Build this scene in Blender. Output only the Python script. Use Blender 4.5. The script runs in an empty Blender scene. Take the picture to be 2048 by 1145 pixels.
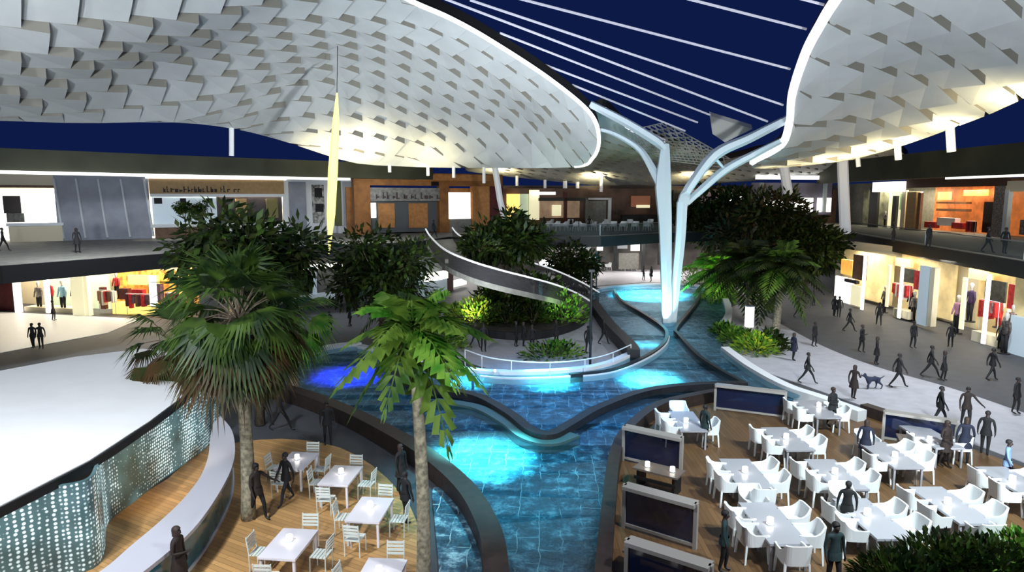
import bpy, bmesh, math, random
import numpy as np
from mathutils import Vector, Matrix, geometry
random.seed(7)
PI = math.pi
S = bpy.context.scene
C = S.collection

# ------------------------------------------------------------------ camera
F, HC, YH = 1334.0, 9.4, 395.0
PITCH = math.atan((572.5 - YH) / F)
cam = bpy.data.cameras.new('camera'); cam.sensor_width = 36; cam.lens = 36 * F / 2048
cam.clip_end = 600
co = bpy.data.objects.new('camera', cam); C.objects.link(co)
co.location = (0, 0, HC); co.rotation_euler = (PI / 2 - PITCH, 0, 0)
S.camera = co

def ray(px, py):
    dx = (px - 1024) / F; dz = -(py - 572.5) / F
    return Vector((dx, math.cos(PITCH) + dz * math.sin(PITCH), -math.sin(PITCH) + dz * math.cos(PITCH)))
def at(px, py, z=0.0):
    r = ray(px, py); t = (z - HC) / r.z
    return Vector((r.x * t, r.y * t, z))
def atd(px, py, d):
    r = ray(px, py); t = d / r.y
    return Vector((r.x * t, d, HC + r.z * t))

# ------------------------------------------------------------------ world, exposure
W = bpy.data.worlds.new('night_sky'); S.world = W; W.use_nodes = True
bg = W.node_tree.nodes['Background']
bg.inputs[0].default_value = (0.0024, 0.0062, 0.036, 1); bg.inputs[1].default_value = 1.0
S.view_settings.view_transform = 'Standard'; S.view_settings.look = 'None'
S.view_settings.gamma = 1; S.view_settings.use_curve_mapping = False
S.view_settings.exposure = 0.75
S.cycles.use_denoising = True
S.cycles.max_bounces = 5; S.cycles.diffuse_bounces = 2; S.cycles.glossy_bounces = 2
S.cycles.transparent_max_bounces = 12; S.cycles.transmission_bounces = 3
S.cycles.sample_clamp_indirect = 3.0; S.cycles.use_light_tree = True
S.cycles.caustics_reflective = False; S.cycles.caustics_refractive = False

# ------------------------------------------------------------------ lights
def spot(loc, tgt, energy, col=(1, 1, 1), ang=120, blend=0.8, rad=0.25):
    l = bpy.data.lights.new('spot_lamp', 'SPOT'); l.energy = energy; l.color = col
    l.spot_size = math.radians(ang); l.spot_blend = blend; l.shadow_soft_size = rad
    o = bpy.data.objects.new('spot_lamp', l); C.objects.link(o); o.location = loc
    o.rotation_euler = (Vector(tgt) - Vector(loc)).to_track_quat('-Z', 'Y').to_euler()
    return o
def area(loc, tgt, sx, sy, energy, col=(1, 1, 1), spread=180):
    l = bpy.data.lights.new('area_lamp', 'AREA'); l.energy = energy; l.color = col
    l.shape = 'RECTANGLE'; l.size = sx; l.size_y = sy; l.spread = math.radians(spread)
    o = bpy.data.objects.new('area_lamp', l); C.objects.link(o); o.location = loc
    o.rotation_euler = (Vector(tgt) - Vector(loc)).to_track_quat('-Z', 'Y').to_euler()
    return o
COOL = (0.86, 0.94, 1.0); WARM = (1.0, 0.84, 0.46); CY = (0.12, 0.75, 1.0)
# fill spots added without fixtures, set low to brighten the canopy undersides
for x, y, z, tx, ty, tz, e in ((-16, 4, 4, -18, 40, 17, 11000), (1.5, 27, 1.2, -7, 50, 18, 9000), (-3, -6, 8, -8, 44, 20, 16000), (14, 6, 4, 22, 42, 16, 21000),
                               (2, 30, 4, -4, 56, 15, 5000)):
    spot((x, y, z), (tx, ty, tz), e, COOL, 80, 1.0, 0.5)
# unseen wide spots added high up to light the floors and decks
for x, y, z, tx, ty, e in ((-12, 6, 19, -14, 22, 9000), (12, 6, 19, 12, 20, 11000), (22, 30, 15.5, 22, 38, 7000),
                           (-22, 24, 17, -24, 34, 7000), (3, 52, 17, 3, 55, 6000), (-10, 10, 12, -15, 19, 2600), (-24, 38, 13.2, -28, 46, 3500), (-12, 50, 11.8, -14, 58, 2500)):
    spot((x, y, z), (tx, ty, 0), e, COOL, 130, 1.0, 0.6)
spot((13, 12, 13), (11, 21, 0), 7500, (.78, .97, 1.0), 75, 1.0, 0.4)  # cool spot added to brighten the white chairs on the dining deck
# warm floodlights on the shop roofs that wash the low canopy edges
for px, d, z, e in ((715, 55, 11.3, 800), (640, 53, 11.6, 220), (860, 58, 10.8, 300), (1000, 87, 11.3, 700), (1190, 89, 11.2, 900), (1390, 89, 11.2, 900), (1560, 58, 10.2, 250),
                    (1660, 58, 10.6, 700), (1720, 56, 11.2, 500), (1790, 53, 11.8, 700), (1900, 48, 12.7, 650), (2030, 42, 13.5, 800)):
    q = atd(px, 395, d); q.z = z; spot(q, q + Vector((0, 3.0, 4)), e, WARM, 165, 1.0, 0.06)
# coloured water spots
def wspot(px, py, e, col, ang, h=13.0, dx=0, dy=-3, bl=1.0):
    p = at(px, py, 0.1); spot((p.x + dx, p.y + dy, h), p, e, col, ang, bl, 0.2)
wspot(965, 915, 150000, (0.16, 0.96, 1.0), 21, 12, 1, 3)
wspot(1010, 960, 6000, (0.10, 0.8, 1.0), 46, 12, 1, 3)
wspot(1100, 766, 80000, (0.16, 0.96, 1.0), 17, 12, 0, 2)
wspot(1300, 762, 130000, (0.16, 0.96, 1.0), 18, 12, 0, 3)
wspot(935, 765, 60000, (0.16, 0.96, 1.0), 14, 12, 0, 2)
wspot(700, 752, 80000, (0.03, 0.04, 1.0), 22, 12, 0, 2)
wspot(1300, 592, 380000, (0.16, 0.96, 1.0), 36, 12, -2, -6)
wspot(1290, 690, 60000, (0.16, 0.96, 1.0), 13, 12, 0, -2)
wspot(1150, 790, 9000, (0.10, 0.45, 1.0), 70, 14, 0, 0)
p = at(1338, 640, 0); spot((p.x - 1.2, p.y - 3.5, 0.5), (p.x, p.y, 7), 3500, (0.25, 0.85, 1.0), 70, 1, 0.15)
# green and white plant spots
for px, py, e, col in ((950, 640, 900, (0.75, 1.0, 0.35)), (1120, 650, 700, (0.5, 1.0, 0.35)), (1490, 700, 700, (0.6, 1, 0.4)),
                       (1430, 600, 1500, (0.6, 1, 0.3)), (760, 640, 400, (0.6, 1, 0.35))):
    p = at(px, py, 0.3); spot((p.x, p.y - 4.5, 1.0), (p.x, p.y, 3.0), e, col, 70, 1, 0.2)

# ------------------------------------------------------------------ materials
MATS = {}
def srgb(r, g, b):
    f = lambda c: (c / 255 / 12.92) if c <= 10 else ((c / 255 + 0.055) / 1.055) ** 2.4
    return (f(r), f(g), f(b), 1)
def mat(name, rgb, rough=0.6, metal=0, emit=0, ecol=None, noise=0.0, nscale=3.0, spec=0.5, bump=0.0, alpha=1.0):
    if name in MATS: return MATS[name]
    m = bpy.data.materials.new(name); m.use_nodes = True; MATS[name] = m
    nt = m.node_tree; b = nt.nodes['Principled BSDF']; c = srgb(*rgb)
    b.inputs['Base Color'].default_value = c; b.inputs['Roughness'].default_value = rough
    b.inputs['Metallic'].default_value = metal; b.inputs['Specular IOR Level'].default_value = spec
    b.inputs['Alpha'].default_value = alpha
    if emit:
        b.inputs['Emission Color'].default_value = srgb(*(ecol or rgb)); b.inputs['Emission Strength'].default_value = emit
    if noise or bump:
        tc = nt.nodes.new('ShaderNodeTexCoord'); n = nt.nodes.new('ShaderNodeTexNoise'); n.inputs['Scale'].default_value = nscale
        n.inputs['Detail'].default_value = 5
        nt.links.new(tc.outputs['Object'], n.inputs['Vector'])
        if noise:
            r = nt.nodes.new('ShaderNodeValToRGB'); lo = [x * (1 - noise) for x in c[:3]] + [1]; hi = [min(1, x * (1 + noise)) for x in c[:3]] + [1]
            r.color_ramp.elements[0].position = 0.35; r.color_ramp.elements[1].position = 0.65
            r.color_ramp.elements[0].color = lo; r.color_ramp.elements[1].color = hi
            nt.links.new(n.outputs['Fac'], r.inputs[0]); nt.links.new(r.outputs[0], b.inputs['Base Color'])
        if bump:
            bp = nt.nodes.new('ShaderNodeBump'); bp.inputs['Strength'].default_value = bump
            nt.links.new(n.outputs['Fac'], bp.inputs['Height']); nt.links.new(bp.outputs[0], b.inputs['Normal'])
    return m
def leafmat(name, rgb, rgb2, sc=1.5):
    if name in MATS: return MATS[name]
    m = bpy.data.materials.new(name); m.use_nodes = True; MATS[name] = m; nt = m.node_tree
    b = nt.nodes['Principled BSDF']; out = nt.nodes['Material Output']
    tc = nt.nodes.new('ShaderNodeTexCoord'); n = nt.nodes.new('ShaderNodeTexNoise'); n.inputs['Scale'].default_value = sc
    nt.links.new(tc.outputs['Object'], n.inputs['Vector'])
    r = nt.nodes.new('ShaderNodeValToRGB'); r.color_ramp.elements[0].position = 0.38; r.color_ramp.elements[1].position = 0.62
    r.color_ramp.elements[0].color = srgb(*rgb); r.color_ramp.elements[1].color = srgb(*rgb2)
    nt.links.new(n.outputs['Fac'], r.inputs[0]); nt.links.new(r.outputs[0], b.inputs['Base Color'])
    b.inputs['Roughness'].default_value = 0.5; b.inputs['Specular IOR Level'].default_value = 0.3
    t = nt.nodes.new('ShaderNodeBsdfTranslucent'); nt.links.new(r.outputs[0], t.inputs[0])
    mx = nt.nodes.new('ShaderNodeMixShader'); mx.inputs[0].default_value = 0.4
    nt.links.new(b.outputs[0], mx.inputs[1]); nt.links.new(t.outputs[0], mx.inputs[2]); nt.links.new(mx.outputs[0], out.inputs[0])
    return m
def glassmat(name, rgb, see=0.7, rough=0.05):
    if name in MATS: return MATS[name]
    m = bpy.data.materials.new(name); m.use_nodes = True; MATS[name] = m; nt = m.node_tree
    b = nt.nodes['Principled BSDF']; out = nt.nodes['Material Output']
    b.inputs['Base Color'].default_value = srgb(*rgb); b.inputs['Roughness'].default_value = rough
    t = nt.nodes.new('ShaderNodeBsdfTransparent'); t.inputs[0].default_value = tuple(0.5 + 0.5 * x for x in srgb(*rgb)[:3]) + (1,)
    fr = nt.nodes.new('ShaderNodeMixShader'); fr.inputs[0].default_value = see
    nt.links.new(b.outputs[0], fr.inputs[1]); nt.links.new(t.outputs[0], fr.inputs[2]); nt.links.new(fr.outputs[0], out.inputs[0])
    return m
def woodmat(name, rgb, rot=0.0, sc=1.0):
    if name in MATS: return MATS[name]
    m = bpy.data.materials.new(name); m.use_nodes = True; MATS[name] = m; nt = m.node_tree; b = nt.nodes['Principled BSDF']
    tc = nt.nodes.new('ShaderNodeTexCoord'); mp = nt.nodes.new('ShaderNodeMapping'); mp.inputs['Rotation'].default_value = (0, 0, rot)
    nt.links.new(tc.outputs['Object'], mp.inputs[0])
    br = nt.nodes.new('ShaderNodeTexBrick'); br.inputs['Scale'].default_value = sc
    br.inputs['Brick Width'].default_value = 2.4; br.inputs['Row Height'].default_value = 0.16; br.inputs['Mortar Size'].default_value = 0.006
    c = srgb(*rgb)
    br.inputs['Color1'].default_value = tuple(x * 0.8 for x in c[:3]) + (1,); br.inputs['Color2'].default_value = tuple(min(1, x * 1.2) for x in c[:3]) + (1,)
    br.inputs['Mortar'].default_value = tuple(x * 0.35 for x in c[:3]) + (1,)
    nt.links.new(mp.outputs[0], br.inputs[0]); nt.links.new(br.outputs[0], b.inputs['Base Color']); b.inputs['Roughness'].default_value = 0.45
    return m

M_white = mat('white_paint', (225, 228, 230), 0.5)
M_canopy = mat('canopy_panels', (205, 208, 208), 0.55, noise=0.06, nscale=0.5)
M_riser = mat('canopy_riser_shade', (124, 120, 110), 0.6)  # riser faces coloured darker, standing in for shade between the panels
M_dark = mat('dark_metal', (22, 22, 24), 0.5)
M_black = mat('black_fascia', (10, 10, 12), 0.6)
M_olive = mat('olive_fascia', (62, 64, 48), 0.7, noise=0.25, nscale=0.3)
M_steel = mat('pale_steel', (198, 212, 220), 0.4)
M_rim = mat('rim_white', (245, 246, 248), 0.4, emit=0.75)
M_road = mat('dark_paving', (66, 67, 72), 0.65, noise=0.12, nscale=1.2)
M_pave = mat('pale_paving', (168, 166, 172), 0.6, noise=0.08, nscale=1.5)
M_wfloor = mat('white_terrazzo', (235, 235, 240), 0.35, noise=0.02, nscale=2)
M_roofw = mat('white_membrane', (236, 234, 234), 0.6, noise=0.02, nscale=1)
M_wall = mat('brown_stone', (44, 32, 28), 0.55, noise=0.3, nscale=4)
M_walld = mat('dark_stone', (28, 27, 30), 0.5, noise=0.3, nscale=4)
M_curb = mat('white_curb', (225, 226, 228), 0.5)
M_terr = mat('terrace_paving', (124, 122, 114), 0.7, noise=0.18, nscale=2)
M_deckR = woodmat('brown_decking', (104, 76, 48), PI / 2)
M_deckL = woodmat('tan_decking', (186, 142, 90), 0.5)
M_barw = woodmat('golden_wood', (206, 154, 90), 0.7)
M_chair = mat('white_plastic', (238, 240, 240), 0.35)
M_slat = mat('white_slats', (212, 218, 212), 0.45)
M_tab = mat('pale_table', (160, 158, 164), 0.3)
M_tabL = mat('white_table', (224, 218, 224), 0.3)
M_lant = mat('lantern_glow', (255, 250, 240), 0.4, emit=4.0)
M_bark = mat('grey_bark', (132, 124, 104), 0.8, noise=0.45, nscale=9, bump=0.4)
M_barkd = mat('dark_bark', (78, 66, 52), 0.85, noise=0.4, nscale=8, bump=0.4)
M_fan = leafmat('fan_leaf', (20, 40, 14), (62, 84, 28))
M_fan2 = leafmat('fan_leaf_dry', (78, 56, 34), (48, 58, 26))
M_broad = leafmat('broad_leaf', (42, 74, 18), (98, 124, 44))
M_dkleaf = leafmat('dark_leaf', (14, 30, 12), (50, 58, 20))
M_brleaf = leafmat('bright_leaf', (60, 120, 30), (134, 168, 66))
M_glass = glassmat('clear_glass', (150, 165, 170), 0.94)
M_glassd = glassmat('dark_reflective_glass', (30, 40, 74), 0.5)
M_teal = mat('teal_glass', (62, 112, 130), 0.12, spec=0.8, noise=0.3, nscale=2)

def mosaic_caustics():
    m = bpy.data.materials.new('pool_mosaic_caustics'); m.use_nodes = True; nt = m.node_tree; b = nt.nodes['Principled BSDF']
    L = nt.links.new; tc = nt.nodes.new('ShaderNodeTexCoord')
    n = nt.nodes.new('ShaderNodeTexNoise'); n.inputs['Scale'].default_value = 1.5; n.inputs['Detail'].default_value = 10; n.inputs['Roughness'].default_value = 0.8
    L(tc.outputs['Object'], n.inputs[0])
    r = nt.nodes.new('ShaderNodeValToRGB'); e = r.color_ramp.elements
    e[0].position = 0.40; e[0].color = srgb(22, 42, 56); e[1].position = 0.64; e[1].color = srgb(150, 190, 200)  # noise paints caustic light and foam into the tile colour
    k = e.new(0.52); k.color = srgb(48, 86, 108)
    L(n.outputs['Fac'], r.inputs[0])
    mp = nt.nodes.new('ShaderNodeMapping'); mp.inputs['Rotation'].default_value = (0, 0, PI / 2 + 0.05)
    nn = nt.nodes.new('ShaderNodeTexNoise'); nn.inputs['Scale'].default_value = 1.5; L(tc.outputs['Object'], nn.inputs[0])
    ad = nt.nodes.new('ShaderNodeVectorMath'); ad.operation = 'MULTIPLY_ADD'; ad.inputs[1].default_value = (0.25, 0.25, 0)
    L(nn.outputs['Color'], ad.inputs[0]); L(tc.outputs['Object'], ad.inputs[2]); L(ad.outputs[0], mp.inputs[0])
    br = nt.nodes.new('ShaderNodeTexBrick'); br.inputs['Scale'].default_value = 1; br.inputs['Brick Width'].default_value = 1.25
    br.inputs['Row Height'].default_value = 0.62; br.inputs['Mortar Size'].default_value = 0.012; br.inputs['Mortar Smooth'].default_value = 0.3
    L(mp.outputs[0], br.inputs[0])
    # the grout shows only in noise patches
    n3 = nt.nodes.new('ShaderNodeTexNoise'); n3.inputs['Scale'].default_value = 0.9; L(tc.outputs['Object'], n3.inputs[0])
    mr = nt.nodes.new('ShaderNodeMapRange'); mr.inputs[1].default_value = 0.42; mr.inputs[2].default_value = 0.6; L(n3.outputs['Fac'], mr.inputs[0])
    mu = nt.nodes.new('ShaderNodeMath'); mu.operation = 'MULTIPLY'; L(br.outputs['Fac'], mu.inputs[0]); L(mr.outputs[0], mu.inputs[1])
    mx = nt.nodes.new('ShaderNodeMix'); mx.data_type = 'RGBA'; L(mu.outputs[0], mx.inputs[0]); L(r.outputs[0], mx.inputs[6]); mx.inputs[7].default_value = srgb(190, 215, 220)
    L(mx.outputs[2], b.inputs['Base Color']); b.inputs['Roughness'].default_value = 0.5
    return m
M_mosaic_caustics = mosaic_caustics()
def watermat():
    m = bpy.data.materials.new('water_surface'); m.use_nodes = True; nt = m.node_tree; L = nt.links.new
    nt.nodes.remove(nt.nodes['Principled BSDF']); out = nt.nodes['Material Output']
    t = nt.nodes.new('ShaderNodeBsdfTransparent'); t.inputs[0].default_value = (0.50, 0.70, 0.76, 1)
    g = nt.nodes.new('ShaderNodeBsdfGlossy'); g.inputs['Roughness'].default_value = 0.22; g.inputs[0].default_value = (0.55, 0.8, 1, 1)
    n = nt.nodes.new('ShaderNodeTexNoise'); n.inputs['Scale'].default_value = 2.6; n.inputs['Detail'].default_value = 6; n.inputs['Roughness'].default_value = 0.65
    tc = nt.nodes.new('ShaderNodeTexCoord'); L(tc.outputs['Object'], n.inputs[0])
    bp = nt.nodes.new('ShaderNodeBump'); bp.inputs['Strength'].default_value = 0.8; bp.inputs['Distance'].default_value = 0.25; L(n.outputs['Fac'], bp.inputs['Height'])
    L(bp.outputs[0], g.inputs['Normal'])
    fr0 = nt.nodes.new('ShaderNodeFresnel'); fr0.inputs[0].default_value = 1.33; L(bp.outputs[0], fr0.inputs['Normal'])
    fr = nt.nodes.new('ShaderNodeMath'); fr.operation = 'MULTIPLY'; fr.inputs[1].default_value = 0.3; L(fr0.outputs[0], fr.inputs[0])
    mx = nt.nodes.new('ShaderNodeMixShader'); L(fr.outputs[0], mx.inputs[0]); L(t.outputs[0], mx.inputs[1]); L(g.outputs[0], mx.inputs[2]); L(mx.outputs[0], out.inputs[0])
    return m
M_water = watermat()
def beadmat():
    m = bpy.data.materials.new('beaded_screen'); m.use_nodes = True; nt = m.node_tree; L = nt.links.new; b = nt.nodes['Principled BSDF']
    tc = nt.nodes.new('ShaderNodeTexCoord'); v = nt.nodes.new('ShaderNodeTexVoronoi'); v.inputs['Scale'].default_value = 9; v.inputs['Randomness'].default_value = 0.25
    L(tc.outputs['Object'], v.inputs[0])
    r = nt.nodes.new('ShaderNodeValToRGB'); r.color_ramp.elements[0].position = 0.25; r.color_ramp.elements[0].color = srgb(216, 236, 240)
    r.color_ramp.elements[1].position = 0.42; r.color_ramp.elements[1].color = srgb(70, 96, 100)
    L(v.outputs['Distance'], r.inputs[0]); L(r.outputs[0], b.inputs['Base Color'])
    b.inputs['Roughness'].default_value = 0.25
    L(r.outputs[0], b.inputs['Emission Color'])
    n = nt.nodes.new('ShaderNodeTexNoise'); n.inputs['Scale'].default_value = 0.8; L(tc.outputs['Object'], n.inputs[0])
    mr = nt.nodes.new('ShaderNodeMapRange'); mr.inputs[1].default_value = 0.35; mr.inputs[2].default_value = 0.65; mr.inputs[3].default_value = 0.08; mr.inputs[4].default_value = 0.8
    L(n.outputs['Fac'], mr.inputs[0]); L(mr.outputs[0], b.inputs['Emission Strength'])
    return m
M_bead = beadmat()

# ------------------------------------------------------------------ mesh helpers
class MB:
    def __init__(s): s.v = []; s.f = []; s.m = []; s.mats = []
    def _mi(s, m):
        if m is None: return 0
        if m not in s.mats: s.mats.append(m)
        return s.mats.index(m)
    def face(s, pts, m=None):
        i = len(s.v); s.v += [tuple(p) for p in pts]; s.f.append(tuple(range(i, i + len(pts)))); s.m.append(s._mi(m)); return s
    def box(s, c, d, rz=0, m=None, tilt=None):
        R = Matrix.Rotation(rz, 3, 'Z')
        if tilt is not None: R = R @ tilt
        c = Vector(c); i = len(s.v)
        for sx in (-1, 1):
            for sy in (-1, 1):
                for sz in (-1, 1):
                    s.v.append(tuple(c + R @ Vector((sx * d[0] / 2, sy * d[1] / 2, sz * d[2] / 2))))
        for q in ((0, 1, 3, 2), (4, 6, 7, 5), (0, 4, 5, 1), (2, 3, 7, 6), (0, 2, 6, 4), (1, 5, 7, 3)):
            s.f.append(tuple(i + k for k in q)); s.m.append(s._mi(m))
        return s
    def tube(s, pts, rad, n=8, m=None, cap=True, flat=1.0):
        pts = [Vector(p) for p in pts]; i0 = len(s.v)
        rad = rad if hasattr(rad, '__len__') else [rad] * len(pts)
        for k, p in enumerate(pts):
            t = (pts[min(k + 1, len(pts) - 1)] - pts[max(k - 1, 0)]).normalized()
            a = Vector((0, 0, 1)) if abs(t.z) < 0.9 else Vector((0, 1, 0))
            x = t.cross(a).normalized(); y = t.cross(x).normalized()
            for j in range(n):
                th = 2 * PI * (j + .5) / n; s.v.append(tuple(p + (x * math.cos(th) + y * math.sin(th) * flat) * rad[k]))
        mi = s._mi(m)
        for k in range(len(pts) - 1):
            for j in range(n):
                a = i0 + k * n + j; b = i0 + k * n + (j + 1) % n; s.f.append((a, b, b + n, a + n)); s.m.append(mi)
        if cap:
            s.f.append(tuple(i0 + j for j in range(n))); s.m.append(mi)
            s.f.append(tuple(i0 + (len(pts) - 1) * n + j for j in reversed(range(n)))); s.m.append(mi)
        return s
    def prism(s, poly, z0, z1, m=None):
        poly = [Vector((p[0], p[1], 0)) for p in poly]; n = len(poly); i = len(s.v)
        for z in (z0, z1):
            s.v += [(p.x, p.y, z) for p in poly]
        tris = geometry.tessellate_polygon([poly]); mi = s._mi(m)
        for t in tris:
            s.f.append(tuple(i + k for k in t)); s.f.append(tuple(i + n + k for k in reversed(t))); s.m += [mi, mi]
        for k in range(n):
            a, b = i + k, i + (k + 1) % n; s.f.append((a, b, b + n, a + n)); s.m.append(mi)
        return s
    def ribbon(s, L, R, zb, zt, m=None):
        """a solid strip between two polylines; zb, zt numbers or lists"""
        n = len(L); i = len(s.v); mi = s._mi(m)
        f = lambda z, k: z[k] if hasattr(z, '__len__') else z
        for k in range(n):
            s.v += [(L[k][0], L[k][1], f(zb, k)), (R[k][0], R[k][1], f(zb, k)), (R[k][0], R[k][1], f(zt, k)), (L[k][0], L[k][1], f(zt, k))]
        for k in range(n - 1):
            a = i + 4 * k
            for q in ((0, 1), (1, 2), (2, 3), (3, 0)):
                s.f.append((a + q[0], a + q[1], a + q[1] + 4, a + q[0] + 4)); s.m.append(mi)
        s.f.append((i, i + 3, i + 2, i + 1)); a = i + 4 * (n - 1); s.f.append((a, a + 1, a + 2, a + 3)); s.m += [mi, mi]
        return s
    def build(s, name, m=None, parent=None, smooth=False, local=None):
        me = bpy.data.meshes.new(name)
        v = s.v
        if local is not None:
            lx, ly, lz = local; v = [(a - lx, b - ly, c - lz) for a, b, c in v]
        me.from_pydata(v, [], s.f); me.update()
        if s.mats:
            for q in s.mats: me.materials.append(q)
            me.polygons.foreach_set('material_index', s.m)
        elif m is not None: me.materials.append(m)
        bm = bmesh.new(); bm.from_mesh(me); bmesh.ops.recalc_face_normals(bm, faces=bm.faces); bm.to_mesh(me); bm.free()
        if smooth: me.polygons.foreach_set('use_smooth', [True] * len(me.polygons))
        o = bpy.data.objects.new(name, me); C.objects.link(o)
        if parent is not None: o.parent = parent
        if local is not None: o.location = local
        return o
def tag(o, label=None, cat=None, group=None, kind=None):
    if label: o['label'] = label
    if cat: o['category'] = cat
    if group: o['group'] = group
    if kind: o['kind'] = kind
    return o
def struct(o): o['kind'] = 'structure'; return o
def empty(name, loc=(0, 0, 0), rz=0):
    o = bpy.data.objects.new(name, None); C.objects.link(o); o.location = loc; o.rotation_euler = (0, 0, rz); o.empty_display_size = .2; return o
KIDS = {}
def copy_tree(o, parent=None):
    c = o.copy(); C.objects.link(c)
    if parent is not None: c.parent = parent
    for ch in list(o.children): copy_tree(ch, c)
    return c
def spline(pts, n=6, closed=False):
    pts = [Vector(p) for p in pts]; out = []; N = len(pts)
    for i in range(N if closed else N - 1):
        g = lambda k: pts[k % N] if closed else pts[max(0, min(N - 1, k))]
        p0, p1, p2, p3 = g(i - 1), g(i), g(i + 1), g(i + 2)
        for j in range(n):
            t = j / n
            out.append(0.5 * ((2 * p1) + (p2 - p0) * t + (2 * p0 - 5 * p1 + 4 * p2 - p3) * t * t + (3 * p1 - p0 - 3 * p2 + p3) * t ** 3))
    if not closed: out.append(pts[-1])
    return out
def sides(path, w):
    L, R = [], []
    for k, p in enumerate(path):
        t = path[min(k + 1, len(path) - 1)] - path[max(k - 1, 0)]; t.z = 0
        nrm = Vector((-t.y, t.x, 0)).normalized(); ww = w[k] if hasattr(w, '__len__') else w
        L.append(p + nrm * ww / 2); R.append(p - nrm * ww / 2)
    return L, R
def pxpath(pts, z=0.0, n=6, closed=False): return spline([at(a, b, z) for a, b in pts], n, closed)
def wallpath(name, pts, z0, z1, w, m, struct_=True):
    L, R = sides(pxpath(pts, z1), w); o = MB().ribbon(L, R, z0, z1).build(name, m)
    if struct_: struct(o)
    return o
class VP:
    """upright plane through two ground points; reads pixels as places on it"""
    def __init__(s, P0, P1):
        s.o = Vector((P0[0], P0[1])); d = Vector((P1[0], P1[1])) - s.o; s.len = d.length; s.t = d.normalized()
        s.n = Vector((s.t.y, -s.t.x))
        if s.n.dot(-s.o) < 0: s.n = -s.n
        s.rz = math.atan2(s.t.y, s.t.x)
    def uz(s, px, py):
        r = ray(px, py); # camera at origin plan
        den = r.x * s.n.x + r.y * s.n.y; k = (s.o.x * s.n.x + s.o.y * s.n.y) / den
        q = Vector((r.x * k, r.y * k)); return (q - s.o).dot(s.t), HC + r.z * k
    def P(s, u, z, off=0): q = s.o + s.t * u + s.n * off; return Vector((q.x, q.y, z))
    def box(s, mb, x0, y0, x1, y1, off=0.0, th=0.1, m=None, z0=None, z1=None):
        ym = (y0 + y1) / 2; xm = (x0 + x1) / 2
        u0 = s.uz(x0, ym)[0]; u1 = s.uz(x1, ym)[0]
        za = s.uz(xm, y1)[1] if z0 is None else z0; zb = s.uz(xm, y0)[1] if z1 is None else z1
        mb.box(s.P((u0 + u1) / 2, (za + zb) / 2, off), (abs(u1 - u0), th, abs(zb - za)), s.rz, m); return mb

# ------------------------------------------------------------------ ground and water
def slab(name, pts, z0, z1, m, world=False, n=5):
    P = [at(a, b, z1) for a, b in pts]
    if n > 1: P = spline(P, n, True)
    return MB().prism(P, z0, z1).build(name, m)
struct(MB().box((0, 60, -0.2), (200, 220, 0.4)).build('floor', M_road))
struct(slab('floor_promenade', [(1545, 640), (1640, 690), (1750, 733), (1900, 776), (2048, 826), (2300, 910), (2500, 1050), (2250, 1000), (2048, 925), (1870, 860), (1725, 812),
      (1600, 768), (1500, 732), (1452, 700), (1440, 650), (1475, 610)], 0, 0.03, M_pave))
struct(slab('floor_plaza', [(900, 700), (930, 640), (1000, 600), (1120, 600), (1185, 600), (1240, 650), (1275, 690), (1255, 712), (1180, 735), (1080, 742), (980, 738)], 0, 0.03, M_pave))
struct(slab('floor_white', [(-200, 610), (0, 624), (280, 638), (215, 666), (0, 706), (-250, 745)], 0, 0.03, M_wfloor, n=1))
struct(slab('floor_far', [(1140, 535), (1450, 530), (1480, 560), (1400, 566), (1280, 566), (1190, 572), (1120, 590)], 0, 0.03, M_pave, n=1))
struct(slab('floor_dining', [(1215, 1350), (1222, 1145), (1232, 1000), (1242, 900), (1268, 848), (1310, 812), (1400, 790), (1480, 776), (1560, 782), (1640, 800), (1725, 828), (1860, 868), (2048, 935), (2350, 1040), (2500, 1350)], 0, 0.04, M_deckR, n=3))
struct(slab('floor_bar', [(436, 892), (520, 880), (600, 880), (680, 896), (745, 932), (800, 985), (832, 1040), (850, 1145), (858, 1350), (300, 1500), (-500, 1500), (-400, 1150), (200, 1040), (400, 900)], 0, 0.04, M_deckL, n=2))
ZW = 0.32
water_px = [(540, 770), (565, 735), (640, 702), (720, 694), (800, 715), (940, 742), (1040, 748), (1140, 743), (1210, 732), (1262, 710), (1268, 692), (1225, 645), (1188, 605), (1182, 586),
      (1205, 576), (1290, 570), (1390, 572), (1440, 590), (1455, 622), (1436, 655), (1452, 700), (1500, 735), (1570, 775), (1600, 795), (1540, 800), (1470, 790), (1400, 795), (1320, 812),
      (1258, 860), (1232, 905), (1218, 1000), (1206, 1145), (1195, 1330), (1005, 1330), (995, 1145), (980, 1050), (925, 972), (850, 907), (750, 852), (640, 800)]
wp = [at(a, b, ZW) for a, b in water_px]; wps = spline(wp, 4, True)
struct(MB().prism(wps, 0.0, 0.05).build('floor_pool', M_mosaic_caustics))
wt = MB()
for t in geometry.tessellate_polygon([[Vector((p.x, p.y, 0)) for p in wps]]): wt.face([(wps[k].x, wps[k].y, ZW) for k in t])
w = wt.build('pool_water', M_water); struct(w)
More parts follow.
